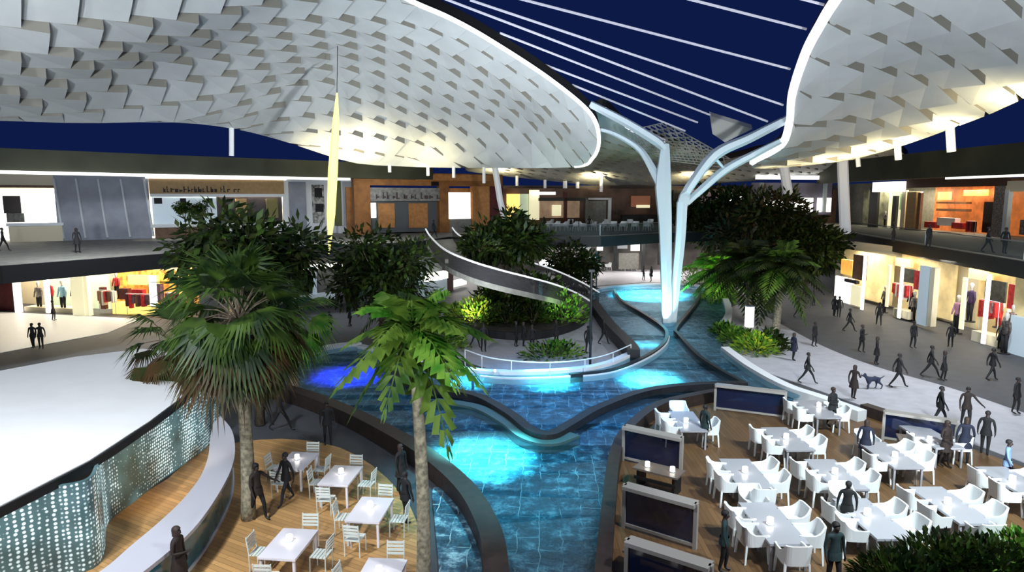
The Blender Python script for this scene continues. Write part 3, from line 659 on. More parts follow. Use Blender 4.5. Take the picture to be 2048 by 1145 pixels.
# right upper shops
RU = VP(at(1700, 452, ZT), at(2048, 478, ZT))
RU = VP(at(1690, 450, ZT), at(2300, 498, ZT))
struct(RU.box(MB(), 1600, 370, 2300, 470, off=-3.5, th=.3, z0=ZT, z1=11.3).build('wall_right_upper', stone))
shop(RU, 'shop_front', 'dim grey-green upper shop beside the tall white column', [('back_wall', 1698, 380, 1750, 456, -2, .2, mat('greygreen', (108, 112, 92), .6, noise=.6, nscale=.8)), ('frame', 1740, 374, 1756, 456, 0, .3, M_dark)])
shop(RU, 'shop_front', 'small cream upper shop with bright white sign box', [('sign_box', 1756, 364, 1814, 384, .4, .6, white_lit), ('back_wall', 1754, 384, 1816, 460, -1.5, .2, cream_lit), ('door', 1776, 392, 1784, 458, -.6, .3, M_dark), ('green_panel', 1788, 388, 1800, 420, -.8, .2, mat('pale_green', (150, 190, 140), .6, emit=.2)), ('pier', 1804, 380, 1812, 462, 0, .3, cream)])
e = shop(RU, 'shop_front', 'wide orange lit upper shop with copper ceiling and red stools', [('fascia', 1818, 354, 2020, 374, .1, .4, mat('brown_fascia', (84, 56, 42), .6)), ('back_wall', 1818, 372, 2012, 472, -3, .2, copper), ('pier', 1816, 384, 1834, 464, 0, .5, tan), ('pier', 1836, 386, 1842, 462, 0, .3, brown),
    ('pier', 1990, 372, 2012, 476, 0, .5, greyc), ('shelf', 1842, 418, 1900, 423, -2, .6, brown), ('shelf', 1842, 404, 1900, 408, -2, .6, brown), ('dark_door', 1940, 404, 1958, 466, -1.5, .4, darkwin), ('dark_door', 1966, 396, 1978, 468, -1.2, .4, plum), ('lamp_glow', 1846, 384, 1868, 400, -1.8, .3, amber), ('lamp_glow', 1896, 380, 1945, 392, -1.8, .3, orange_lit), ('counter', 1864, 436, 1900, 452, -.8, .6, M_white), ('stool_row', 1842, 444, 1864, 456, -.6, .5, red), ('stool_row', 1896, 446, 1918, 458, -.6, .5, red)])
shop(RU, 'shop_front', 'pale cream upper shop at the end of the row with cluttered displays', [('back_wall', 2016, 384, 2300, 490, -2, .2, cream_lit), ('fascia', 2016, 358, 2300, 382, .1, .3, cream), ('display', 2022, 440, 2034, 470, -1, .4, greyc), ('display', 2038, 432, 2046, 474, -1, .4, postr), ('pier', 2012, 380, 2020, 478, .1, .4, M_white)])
for u in (.12, .32, .5):
    area(RU.P(u * RU.len, 10.6, -1.2), RU.P(u * RU.len, 5, -.6), 5, 1.2, 330, (1, .85, .6))

# left lower shops
LL = VP(at(-120, 618, 0), at(420, 642, 0))
struct(LL.box(MB(), -200, 540, 480, 640, off=-4, th=.3, z0=0, z1=5.2).build('wall_left_lower', cream))
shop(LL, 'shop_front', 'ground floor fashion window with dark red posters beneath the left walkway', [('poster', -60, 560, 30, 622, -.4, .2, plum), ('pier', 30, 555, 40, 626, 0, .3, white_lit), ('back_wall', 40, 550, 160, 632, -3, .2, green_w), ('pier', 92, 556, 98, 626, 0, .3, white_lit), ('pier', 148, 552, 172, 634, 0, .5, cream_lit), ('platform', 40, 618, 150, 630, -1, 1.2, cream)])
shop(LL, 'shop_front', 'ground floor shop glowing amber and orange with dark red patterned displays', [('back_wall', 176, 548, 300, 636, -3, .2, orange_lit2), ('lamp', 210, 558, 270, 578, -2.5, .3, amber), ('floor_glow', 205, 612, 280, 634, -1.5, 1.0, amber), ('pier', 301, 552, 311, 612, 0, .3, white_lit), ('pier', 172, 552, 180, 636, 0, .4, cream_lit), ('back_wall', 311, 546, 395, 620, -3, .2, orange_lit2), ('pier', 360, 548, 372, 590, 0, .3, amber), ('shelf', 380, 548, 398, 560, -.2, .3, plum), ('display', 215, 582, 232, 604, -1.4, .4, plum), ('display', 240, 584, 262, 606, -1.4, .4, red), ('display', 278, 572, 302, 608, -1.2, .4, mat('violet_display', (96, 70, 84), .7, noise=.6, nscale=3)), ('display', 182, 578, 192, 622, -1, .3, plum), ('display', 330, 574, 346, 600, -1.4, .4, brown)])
for u in (.22, .45, .68, .88):
    area(LL.P(u * LL.len, 4.9, -1.5), LL.P(u * LL.len, 0, -.8), 5, 1.2, 300, (1, .88, .66))
# mid left ground floor walls
ML = VP(at(400, 640, 0), at(850, 590, 0))
struct(ML.box(MB(), 400, 530, 850, 640, off=-.3, th=.3, z0=0, z1=5.2).build('wall_mid_lower', mat('greige_wall', (112, 110, 106), .6, noise=.05)))
shop(ML, 'shop_front', 'grey ground floor frontage with white frame and dark door behind the palms', [('lintel', 585, 528, 690, 536, .4, .4, white_lit), ('door', 606, 545, 622, 592, .1, .1, M_dark), ('jamb', 624, 545, 632, 595, .1, .15, bluegl), ('panel', 455, 540, 530, 632, .1, .1, mat('beige_lit', (190, 160, 120), .6, emit=.3, noise=.7, nscale=1)), ('ledge', 560, 588, 660, 600, .6, .8, bluegl), ('display', 470, 612, 545, 634, .4, .4, cream)])
MR = VP(at(836, 596, 0), at(960, 566, 0))
shop(MR, 'shop_front', 'pale green glazed kiosk front under the curving ramp', [('back_wall', 836, 512, 890, 600, -.4, .2, mat('kiosk_grey', (140, 146, 144), .6)), ('post', 838, 516, 844, 592, 0, .2, bluegl), ('counter', 846, 560, 886, 590, .2, .6, bluegl), ('white_counter', 848, 545, 886, 560, .3, .6, white_lit), ('pier', 888, 536, 900, 588, .2, .4, plum), ('lit_box', 903, 560, 930, 572, 0, .4, white_lit)])
# far ground floor
FL = VP(at(1060, 545, 0), at(1640, 545, 0))
struct(FL.box(MB(), 940, 480, 1660, 545, off=-3, th=.3, z0=0, z1=5.3).build('wall_far_lower', mat('grey_wall', (96, 90, 86), .6, noise=.5, nscale=.5)))
shop(FL, 'shop_front', 'far ground floor frontage with white framed openings and dark posts under the terrace', [('frame', 1170, 484, 1186, 504, -2, .3, M_white), ('frame', 1198, 484, 1210, 504, -2, .3, white_lit), ('frame', 1235, 484, 1260, 500, -2, .3, M_white), ('frame', 1266, 490, 1284, 504, -1.6, .3, white_lit), ('column', 1228, 476, 1234, 540, 0, .4, M_dark), ('column', 1284, 476, 1289, 545, 0, .4, M_dark), ('column', 1316, 476, 1321, 530, 0, .4, M_dark), ('ledge', 1168, 514, 1196, 518, 0, .5, M_white), ('wall', 1090, 476, 1165, 530, -1.5, .3, mat('mauve_grey', (110, 104, 108), .6)),
    ('panel', 1240, 508, 1280, 540, -1, .3, stone), ('frame', 1078, 520, 1108, 532, 0, .3, white_lit)])
for x in (-6, 6, 18, 30): area((x, 82, 4.9), (x, 80, 0), 6, 2, 700, (1, .95, .9))

# right lower shops
A0, A1 = at(1640, 595, 0), at(2048, 716, 0); d = (A1 - A0); RL = VP(A0, A0 + d * 1.35)
struct(RL.box(MB(), 1600, 500, 2200, 700, off=-3.6, th=.3, z0=0, z1=5.2).build('wall_right_lower', cream))
wl = mat('warm_plaster', (222, 200, 146), .6, emit=.1, noise=.25, nscale=.8)  # emission put into the plaster to brighten the shop back walls
shop(RL, 'shop_front', 'far end ground floor shop with copper and white glowing recess on the right', [('back_wall', 1636, 505, 1728, 600, -2.5, .2, wl), ('copper_panel', 1672, 520, 1694, 550, -.6, .3, orange_lit), ('white_panel', 1668, 555, 1700, 605, -.2, .3, white_lit), ('dark_panel', 1700, 510, 1722, 560, -.4, .3, brown), ('pier', 1725, 505, 1730, 622, 0, .1, white_lit), ('black_shelf', 1694, 560, 1718, 566, .1, .3, M_dark), ('white_panel', 1700, 572, 1720, 612, -.2, .3, cream_lit)])
shop(RL, 'shop_front', 'ground floor clothes shop with red dresses between two white piers', [('back_wall', 1732, 512, 1832, 630, -3, .2, wl), ('lamp', 1742, 518, 1770, 534, -2.2, .3, amber), ('pier', 1764, 530, 1769, 615, -.4, .1, cream_lit), ('poster', 1770, 538, 1798, 566, -1.4, .1, postr), ('pier', 1799, 530, 1804, 638, 0, .1, white_lit), ('poster', 1806, 542, 1820, 580, -.9, .1, red), ('white_panel', 1840, 532, 1862, 652, .1, .12, bluegl), ('platform', 1776, 620, 1806, 636, -.8, .8, cream), ('pier', 1866, 535, 1874, 654, .1, .4, cream)])
shop(RL, 'shop_front', 'largest ground floor clothes shop with crimson coats and posters on the right', [('back_wall', 1874, 530, 2010, 680, -3, .2, wl), ('lamp', 1880, 540, 1920, 560, -2.2, .3, amber), ('pier', 1914, 555, 1922, 660, -.3, .1, cream_lit), ('poster', 1930, 562, 1970, 604, -1.4, .1, postr), ('pier', 1969, 548, 1976, 690, 0, .1, white_lit), ('poster', 1986, 570, 2012, 620, -1.0, .1, red), ('end_wall', 2010, 548, 2200, 715, -.6, .3, wl), ('end_panel', 2014, 650, 2200, 740, -.2, .3, bluegl), ('platform', 1930, 668, 1985, 692, -.8, .8, cream)])
for u in (.12, .3, .5, .68, .85): area(RL.P(u * RL.len, 4.9, -1.4), RL.P(u * RL.len, 0, -.7), 4, 1.2, 200, (1, .93, .76))

# ------------------------------------------------------------------ ramps
def ramp(Lp, Rp, name, label):
    L = spline([at(*p) for p in Lp], 6); R = spline([at(*p) for p in Rp], 6); n = min(len(L), len(R)); L = L[:n]; R = R[:n]
    e = empty(name, L[-1]); inv = Matrix.Translation(-e.location)
    mb = MB(); 
    for k in range(n - 1):
        for dz, fl in ((0, 0), (-.35, 1)):
            q = [L[k], R[k], R[k + 1], L[k + 1]]; mb.face([p + Vector((0, 0, dz)) for p in q])
        for E_ in (L, R): mb.face([E_[k], E_[k + 1], E_[k + 1] - Vector((0, 0, .35)), E_[k] - Vector((0, 0, .35))])
    o = mb.build('deck', M_terr, e); o.matrix_parent_inverse = inv
    for E_ in (L, R):
        o = MB().tube([p + Vector((0, 0, 1.0)) for p in E_], .07, 5).build('handrail', mat('rail_lit', (235, 236, 236), .4, emit=.25), e); o.matrix_parent_inverse = inv
        mb = MB()
        for k in range(n - 1): mb.face([E_[k], E_[k + 1], E_[k + 1] + Vector((0, 0, .95)), E_[k] + Vector((0, 0, .95))])
        o = mb.build('side_glass', glassmat('ramp_glass', (70, 68, 72), .6), e); o.matrix_parent_inverse = inv
    tag(e, label, 'ramp')
ramp([(852, 482, 5.7), (862, 500, 5.4), (890, 530, 5.0), (940, 554, 4.5), (1000, 572, 3.9), (1060, 586, 3.2), (1110, 598, 2.4), (1150, 612, 1.4), (1180, 628, .3)],
     [(905, 478, 5.7), (915, 492, 5.4), (942, 514, 5.0), (985, 533, 4.5), (1030, 543, 3.9), (1080, 556, 3.2), (1125, 572, 2.4), (1165, 590, 1.4), (1198, 608, .3)], 'curved_ramp', 'broad curved grey ramp with white handrails descending from the timber building terrace')

# ------------------------------------------------------------------ left bar pavilion
ZR = 2.6
roof = [at(a, b, ZR) for a, b in ((-500, 1260), (-200, 1110), (0, 1012), (180, 920), (300, 842), (372, 788), (390, 762), (385, 725), (340, 704), (285, 698), (150, 714), (0, 742), (-250, 790), (-700, 900))]
e = empty('bar_pavilion', at(0, 1012, 0)); inv = Matrix.Translation(-e.location)
o = MB().prism(roof, ZR - .06, ZR).build('roof', M_roofw, e); o.matrix_parent_inverse = inv
fr = roof[:8]; L, R = sides(spline(fr, 3), .1); o = MB().ribbon(L, R, ZR - .26, ZR - .03).build('roof_edge', M_black, e); o.matrix_parent_inverse = inv
wl_pts = [(-250, 1290), (0, 1200), (110, 1160), (186, 1140), (207, 1104), (213, 1052), (260, 1012), (330, 958), (412, 897), (442, 852), (440, 820)]
P = [at(a, b, 0) for a, b in wl_pts]; L, R = sides(spline(P, 4), .08)
o = MB().ribbon(L, R, 0.05, ZR - .2).build('beaded_wall', M_bead, e); o.matrix_parent_inverse = inv
tag(e, 'low round bar pavilion with flat white roof and glittering beaded wall', 'pavilion')
spot(at(330, 1010, 0) + Vector((.5, -1, 2.2)), at(330, 930, 1.0), 100, (1, .75, .45), 120, 1, .2)
outer = [(440, 832), (462, 858), (470, 895), (462, 940), (430, 1000), (385, 1060), (320, 1118), (250, 1170), (150, 1230)]
innr = [(425, 850), (420, 880), (416, 915), (400, 955), (365, 1000), (318, 1045), (262, 1092), (205, 1140), (110, 1195)]
e = empty('bar_counter', at(465, 960, 0)); inv = Matrix.Translation(-e.location)
Lo = spline([at(a, b, 1.15) for a, b in outer], 5); Li = spline([at(a, b, 1.15) for a, b in innr], 5)
o = MB().ribbon(Lo, Li, 1.05, 1.15).build('counter_top', mat('pale_counter', (186, 184, 192), .4), e); o.matrix_parent_inverse = inv
L, R = sides(Lo, .08); sh = [p.lerp(q, .18) for p, q in zip(Lo, Li)]; L, R = sides(sh, .06)
o = MB().ribbon(L, R, .12, 1.05).build('front_panel', M_teal, e); o.matrix_parent_inverse = inv
o = MB().ribbon(*sides(sh, .14), .04, .12).build('kick_strip', M_curb, e); o.matrix_parent_inverse = inv
o = MB().ribbon(*sides([p.lerp(q, .75) for p, q in zip(Lo, Li)], .06), .04, 1.05).build('back_panel', M_barw, e); o.matrix_parent_inverse = inv
tag(e, 'long curved bar counter with pale top and dark teal glass front', 'counter')

# ------------------------------------------------------------------ planter island
ip = pxpath([(905, 632), (930, 612), (1000, 600), (1100, 600), (1165, 612), (1172, 632), (1130, 652), (1060, 664), (980, 660), (930, 648)], .6, 5, True)
struct(MB().prism(ip, 0, .55).build('wall_planter', M_walld)); struct(MB().prism([p * .985 + Vector((0, .8, 0)) for p in ip], .5, .62).build('floor_planter_soil', mat('soil', (40, 34, 26), .9)))

# ------------------------------------------------------------------ plants
def fan_leaf(mb, o, d, R, rnd, m, nseg=22, spread=2.3, dry=None):
    d = d.normalized(); side = d.cross(Vector((0, 0, 1)))
    side = side.normalized() if side.length > .05 else Vector((1, 0, 0))
    up = side.cross(d).normalized(); roll = rnd.uniform(-.5, .5); side = (side * math.cos(roll) + up * math.sin(roll)).normalized(); up = side.cross(d).normalized()
    for k in range(nseg):
        a = -spread / 2 + spread * k / (nseg - 1); dd = d * math.cos(a) + side * math.sin(a)
        L = R * (0.72 + .28 * math.cos(a)) * rnd.uniform(.85, 1.05); w = R * .032
        p1 = o + dd * L * .5 + up * .03 * L; p2 = o + dd * L + Vector((0, 0, -L * rnd.uniform(.1, .42))) - up * .04
        n = dd.cross(up).normalized() * w
        mb.face([o, p1 - n, p1 + n], m); mb.face([p1 - n, p2, p1 + n], m)
def fan_palm(name, base, h, cr, lean, n, label, seed, dry=0.3, mat1=None, mat2=None, tr=0.16, cat='palm tree'):
    rnd = random.Random(seed); e = empty(name, base)
    top = Vector((lean[0], lean[1], h))
    tp = spline([(0, 0, 0), top * .33 + Vector((.05, 0, 0)), top * .7, top], 4); N = len(tp)
    MB().tube(tp, [tr * 1.35 - tr * .6 * k / (N - 1) for k in range(N)], 10).build('trunk', M_bark, e, smooth=True)
    mb = MB(); ms = MB()
    for k in range(n):
        t = k / (n - 1); el = math.radians(80 - 138 * t ** .9 + rnd.uniform(-8, 8)); az = k * 2.39996 + rnd.uniform(-.2, .2)
        d = Vector((math.cos(az) * math.cos(el), math.sin(az) * math.cos(el), math.sin(el)))
        pl = cr * rnd.uniform(.38, .52); p1 = top + d * pl * .6; p2 = top + d * pl + Vector((0, 0, -.12 * cr * (1 - abs(math.sin(el)))))
        ms.tube([top, p1, p2], [.03, .022, .015], 4)
        dd = (p2 - p1).normalized() + Vector((0, 0, -.25))
        fan_leaf(mb, p2, dd, cr * rnd.uniform(.5, .62), rnd, (mat2 or M_fan2) if t > 1 - dry else (mat1 or M_fan))
    mb.build('leaves', None, e); ms.build('leaf_stalks', M_barkd, e)
    tag(e, label, cat); return e
def frond(mb, o, az, el, L, rnd, m, nl=18, wl=.34, droop=1.0, wide=.06):
    d0 = Vector((math.cos(az) * math.cos(el), math.sin(az) * math.cos(el), math.sin(el))); hz = Vector((math.cos(az), math.sin(az), 0)); sd = Vector((-math.sin(az), math.cos(az), 0))
    pts = []
    for k in range(nl + 1):
        t = k / nl; pts.append(o + d0 * L * t + Vector((0, 0, -droop * L * .55 * t * t)))
    for k in range(1, nl + 1):
        t = k / nl; p = pts[k]; tan = (pts[k] - pts[k - 1]).normalized(); ll = L * wl * math.sin(PI * min(1, .12 + .88 * t) ** .9) + .05 * L
        for s in (-1, 1):
            dd = (sd * s * .9 + tan * .55 + Vector((0, 0, -.35 + rnd.uniform(-.12, .12)))).normalized()
            q = p + dd * ll; w = tan * (L * wide); mid = p + dd * ll * .5 + Vector((0, 0, .04 * ll))
            mb.face([p - w * .2, mid - w * .5, q, mid + w * .5], m)
    mb.tube([pts[0], pts[nl // 2], pts[nl]], [.03, .02, .008], 3, m, cap=False)
def feather_palm(name, base, h, cr, lean, n, label, seed, m1=None, m2=None, tr=.13, wide=.06, wl=.34, emin=-30, cat='palm tree', trunkm=None, nl=18):
    rnd = random.Random(seed); e = empty(name, base); top = Vector((lean[0], lean[1], h)); tp = spline([(0, 0, 0), top * .4 + Vector((.08, 0, 0)), top], 5); N = len(tp)
    MB().tube(tp, [tr * 1.3 - tr * .5 * k / (N - 1) for k in range(N)], 10).build('trunk', trunkm or M_bark, e, smooth=True)
    mb = MB()
    for k in range(n):
        t = k / max(1, n - 1); frond(mb, top, k * 2.39996 + rnd.uniform(-.2, .2), math.radians(75 + (emin - 75) * t + rnd.uniform(-6, 6)), cr * rnd.uniform(.85, 1.1), rnd, (m2 if (m2 and rnd.random() < .35) else (m1 or M_broad)), nl=nl, wide=wide, wl=wl)
    mb.build('fronds', None, e); tag(e, label, cat); return e
def tree(name, base, h, crown, label, seed, m1, m2, clumps=9, tr=.14, leaf=.42, cat='tree', per=260):
    """branching tree: trunk, boughs and a crown of leafy clumps"""
    rnd = random.Random(seed); e = empty(name, base); mt = MB(); mb = MB(); rx, ry, rz = crown
    mt.tube([(0, 0, 0), (.05, 0, h * .4), (0, .05, h * .75)], [tr * 1.3, tr, tr * .7], 8)
    for c in range(clumps):
        az = c * 2.4 + rnd.uniform(-.3, .3); rr = math.sqrt((c + .5) / clumps); z = h + rz * rnd.uniform(-.75, .8) * (1 - .3 * rr)
        cc = Vector((math.cos(az) * rx * rr * .75, math.sin(az) * ry * rr * .75, z)); mt.tube([(0, .02, h * .65), cc * .6 + Vector((0, 0, h * .3)), cc], [tr * .5, tr * .3, .02], 5)
        cr = (rx + ry + rz) / 3 * .5
        for k in range(per):
            v = Vector((rnd.gauss(0, 1), rnd.gauss(0, 1), rnd.gauss(0, .8))).normalized(); r = cr * (rnd.random() ** .4); p = cc + v * r
            d = (v + Vector((rnd.uniform(-.5, .5), rnd.uniform(-.5, .5), rnd.uniform(-.9, .2)))).normalized(); sd = d.cross(Vector((rnd.random(), rnd.random(), 1))).normalized() * leaf * .22; L = leaf * rnd.uniform(.7, 1.3)
            mb.face([p, p + d * L * .5 + sd, p + d * L, p + d * L * .5 - sd], m1 if rnd.random() < .65 else m2)
    mt.build('trunk', M_barkd, e, smooth=True); mb.build('leaves', None, e); tag(e, label, cat); return e
def bush(name, base, r, label, seed, m1, m2, n=420, leaf=.3, cat='shrub', group=None):
    rnd = random.Random(seed); mb = MB(); rx, ry, rz = r
    for k in range(n):
        v = Vector((rnd.gauss(0, 1), rnd.gauss(0, 1), abs(rnd.gauss(0, 1)))).normalized(); q = rnd.random() ** .35; p = Vector((v.x * rx * q, v.y * ry * q, v.z * rz * q))
        d = (v + Vector((rnd.uniform(-.5, .5), rnd.uniform(-.5, .5), rnd.uniform(-.1, .8)))).normalized(); sd = d.cross(Vector((rnd.random(), rnd.random(), 1))).normalized() * leaf * .2; L = leaf * rnd.uniform(.7, 1.5)
        mb.face([p, p + d * L * .5 + sd, p + d * L + Vector((0, 0, -.2 * L)), p + d * L * .5 - sd], m1 if rnd.random() < .6 else m2)
    e = empty(name, base); mb.build('leaves', None, e)
    st = MB()
    for k in range(7): a = k * .9; st.tube([(0, 0, 0), (math.cos(a) * rx * .5, math.sin(a) * ry * .5, rz * .75)], [.03, .01], 4)
    st.build('stems', M_barkd, e); tag(e, label, cat, group); return e
B = lambda px, py, z=0.04: at(px, py, z)
def topz(base, px, py):  # height and sideways reach of a crown seen at (px, py) at the base's distance
    q = atd(px, py, base.y); return q.z - base.z, q.x - base.x
b = B(497, 1038); h, lx = topz(b, 478, 640)
fan_palm('fan_palm', b, h, 2.6, (lx, 0), 58, 'large dark fan palm rooted in the tan deck beside the bar counter', 11, .45)
b = B(428, 870); h, lx = topz(b, 352, 690)
fan_palm('fan_palm', b, h, 2.5, (lx, 0), 30, 'fan palm with brown hanging fronds drooping over the white bar roof', 12, .5)
b = B(520, 850); h, lx = topz(b, 500, 520)
tree('shade_tree', b, h, (3.0, 2.6, 1.9), 'tall dark leafy tree rising behind the large fan palm up to the walkway', 13, M_dkleaf, M_fan, 15, .16, .5)
b = B(590, 790); h, lx = topz(b, 575, 640)
fan_palm('fan_palm', b, h, 2.6, (lx, 0), 30, 'smaller green fan palm between the large fan palm and the deep blue water', 14, .1, M_brleaf, M_fan)
b = Vector((at(862, 1145, 0).x, at(862, 1215, 0).y, .04)); h, lx = topz(b, 825, 655)
feather_palm('feather_palm', b, h, 1.8, (lx, .1), 20, 'slim palm with broad paddle fronds whose spotted trunk stands at the brown pool wall', 15, M_broad, M_brleaf, .14, .2, .34, -55, nl=10)
b = B(765, 690); h, lx = topz(b, 745, 540)
tree('shade_tree', b, h, (3.2, 3, 2.6), 'dark leafy tree in front of the grey frontage, below the timber building', 16, M_dkleaf, M_fan, 15, .2, .55)
b = B(820, 690); h, lx = topz(b, 790, 600)
feather_palm('feather_palm', b, h, 2.8, (lx, 0), 16, 'pale green palm clump in front of the dark tree by the kiosk', 17, M_broad, M_brleaf, .14, .09, .3, -45, nl=12)
b = B(1012, 640, .6); h, lx = topz(b, 1010, 470)
tree('shade_tree', b, h, (3.1, 2.6, 1.5), 'tall tree on the round planter with its crown before the far terrace', 18, M_dkleaf, M_fan, 15, .22, .6)
b = B(1040, 635, .6); h, lx = topz(b, 1030, 590)
tree('shade_tree', b, h, (3.8, 2.4, 1.1), 'low spreading tree filling the middle of the round planter', 19, M_dkleaf, M_broad, 15, .2, .55)
b = B(1150, 600); h, lx = topz(b, 1148, 540)
tree('shade_tree', b, h, (2.3, 2, 2.6), 'narrow leafy tree beside the far left end of the pool', 20, M_dkleaf, M_fan, 10, .16, .5)
b = B(1465, 600); h, lx = topz(b, 1440, 545)
feather_palm('feather_palm', b, h, 4.0, (lx, 0), 30, 'bright green leafy palm leaning over the far corner of the pool', 21, M_brleaf, M_broad, .16, .1, .3, -50)
b = B(1500, 640); h, lx = topz(b, 1490, 520)
feather_palm('feather_palm', b, h, 3.6, (lx, 0), 30, 'dark feathered palm directly behind the white bollard', 22, M_dkleaf, M_broad, .16, .08, .34, -45)
b = B(1550, 668); h, lx = topz(b, 1560, 530)
feather_palm('feather_palm', b, h, 3.3, (lx, 0), 34, 'tall palm with grey trunk at the edge of the pale promenade', 23, M_dkleaf, M_broad, .22, .08, .34, -45)
b = B(1440, 565); h, lx = topz(b, 1432, 440)
tree('shade_tree', b, h, (5.2, 4, 3.2), 'tall dark tree right behind the tree column, crown reaching the far terrace', 24, M_dkleaf, M_fan, 16, .2, .7)
b = B(1540, 585); h, lx = topz(b, 1530, 460)
tree('shade_tree', b, h, (6.0, 4, 2.8), 'widest dark tree below the white lit screens', 25, M_dkleaf, M_fan2, 18, .22, .7)
b = B(1610, 590); h, lx = topz(b, 1605, 500)
tree('shade_tree', b, h, (3.6, 3, 2.6), 'dark tree closest to the ground floor clothes shops', 26, M_dkleaf, M_fan, 14, .2, .6)
b = at(372, 480, ZT); h, lx = topz(b, 372, 418)
tree('potted_tree', b, h, (.75, .6, .6), 'small clipped tree on the upper walkway, left one of the pair', 27, M_fan, M_broad, 5, .05, .3, per=150)
b = at(402, 480, ZT); h, lx = topz(b, 402, 414)
tree('potted_tree', b, h, (.75, .6, .65), 'small clipped tree on the upper walkway, right one of the pair', 28, M_fan, M_broad, 5, .05, .3, per=150)
yel = leafmat('yellow_leaf', (190, 190, 60), (120, 160, 50))
for i, (px, py, z, r, lab, a, c) in enumerate((
        (948, 645, .6, (2.0, 1.2, 1.7), 'glowing yellow shrub at one end of the round planter', yel, M_brleaf),
        (915, 640, .05, (1.0, .9, 1.2), 'bright green shrub just outside the round planter wall', M_brleaf, M_broad),
        (1125, 645, .6, (2.0, 1.2, 2.2), 'bright green shrub with long leaves at the pool end of the planter', M_brleaf, M_broad),
        (1012, 650, .6, (1.4, 1.0, 1.5), 'dark shrub in the middle of the round planter', M_dkleaf, M_fan),
        (1065, 648, .6, (1.6, 1.0, 1.8), 'dark shrub on the planter between the trunk and the bright green one', M_dkleaf, M_fan),
        (1105, 716, .05, (1.9, .9, .9), 'low spreading green plants at the plaza curb', M_brleaf, M_fan),
        (885, 700, .05, (1.6, 1.0, 1.5), 'green shrub behind the paddle palm, above the island curb', M_brleaf, M_broad),
        (1478, 690, .05, (1.1, 1.1, 1.0), 'bright low shrub in the bed beside the channel', M_brleaf, M_broad),
        (1512, 706, .05, (1.3, 1.1, 1.1), 'lit shrub in the channel bed, nearest the white curb', M_brleaf, yel),
        (1540, 700, .05, (1.0, 1.2, 1.2), 'darker shrub in the channel bed beside the grey palm trunk', M_dkleaf, M_fan),
        (1448, 672, .05, (.9, 1.0, .8), 'small shrub at the far tip of the channel bed', M_brleaf, M_fan),
        (1385, 566, .05, (2.4, 1.5, 1.8), 'green shrub behind the far pool curb right of the column', M_brleaf, M_broad),
        (960, 505, ZT, (1.5, 1.2, 1.4), 'dark shrub inside the bend of the curved ramp', M_dkleaf, M_fan))):
    bush('shrub', B(px, py, z), r, lab, 100 + i, a, c, 460, .38)
for i, (px, py, lab) in enumerate(((1800, 1190, 'dark hedge shrub under the table end, first in the line by the frame edge'), (1880, 1175, 'dark green hedge shrub in the middle of the near planting'),
        (1960, 1180, 'mid green hedge shrub beside the brightest one'), (2045, 1170, 'bright green hedge shrub in the corner beyond the chairs'))):
    bush('hedge_shrub', B(px, py), (1.15, 1.0, 1.25 if i else 1.0), lab, 140 + i, M_brleaf if i == 3 else M_dkleaf, M_fan, 1100, .26)

# ------------------------------------------------------------------ furniture
def armchair():
    """moulded tub chair: curved shell back running into solid arms, seat pan, four square legs"""
    r = empty('armchair')
    MB().box((0, -.01, .43), (.52, .5, .07)).build('seat', M_chair, r)
    def shell(th0, th1, hi, lo=.40):
        q = MB(); n = 8; ins, outs = [], []
        for k in range(n + 1):
            t = th0 + (th1 - th0) * k / n; sx = math.copysign(abs(math.cos(t)) ** .45, math.cos(t)); sy = math.copysign(abs(math.sin(t)) ** .45, math.sin(t))
            h = hi(t); fl = 1.08; ins.append((Vector((sx * .25, sy * .25, lo)), Vector((sx * .25 * fl, sy * .27 * fl, h)))); outs.append((Vector((sx * .285, sy * .285, lo)), Vector((sx * .285 * fl, sy * .305 * fl, h))))
        for k in range(n):
            q.face([ins[k][0], ins[k + 1][0], ins[k + 1][1], ins[k][1]]); q.face([outs[k][0], outs[k + 1][0], outs[k + 1][1], outs[k][1]]); q.face([ins[k][1], ins[k + 1][1], outs[k + 1][1], outs[k][1]]); q.face([ins[k][0], ins[k + 1][0], outs[k + 1][0], outs[k][0]])
        for k in (0, n): q.face([ins[k][0], outs[k][0], outs[k][1], ins[k][1]])
        return q
    shell(PI * .22, PI * .78, lambda t: .84).build('backrest', M_chair, r)
    shell(-PI * .2, PI * .22, lambda t: .66 + .18 * max(0, t / (PI * .22))).build('armrest', M_chair, r)
    shell(PI * 1.2, PI * .78, lambda t: .66 + .18 * max(0, (PI - t) / (PI * .22))).build('armrest', M_chair, r)
    for s in (-1, 1):
        for t in (-1, 1): MB().tube([(s * .27, t * .26, 0), (s * .24, t * .23, .42)], [.026, .034], 4).build('leg', M_chair, r)
    return r
def slatchair():
    r = empty('slatted_chair')
    q = MB()
    for k in range(5): q.box((0, -.18 + k * .09, .45), (.44, .07, .025))
    q.build('seat', M_slat, r); q = MB()
    for k in range(4): q.box((0, .22 + .012 * k, .60 + k * .09), (.42, .02, .06))
    q.build('backrest', M_slat, r)
    for s in (-1, 1):
        MB().tube([(s * .21, .2, 0), (s * .21, .21, .45), (s * .21, .27, .92)], .016, 6).build('rear_leg', M_slat, r)
        MB().tube([(s * .21, -.21, 0), (s * .21, -.2, .45)], .016, 6).build('front_leg', M_slat, r)
    return r
def table(w, l, m, th=.06):
    r = empty('dining_table'); MB().box((0, 0, .75 - th / 2), (w, l, th)).build('tabletop', m, r)
    for s in (-1, 1):
        for t in (-1, 1): MB().box((s * (w / 2 - .06), t * (l / 2 - .06), (.75 - th) / 2), (.06, .06, .75 - th)).build('leg', m, r)
    MB().box((0, 0, .66), (w - .16, l - .16, .05)).build('apron', m, r); return r
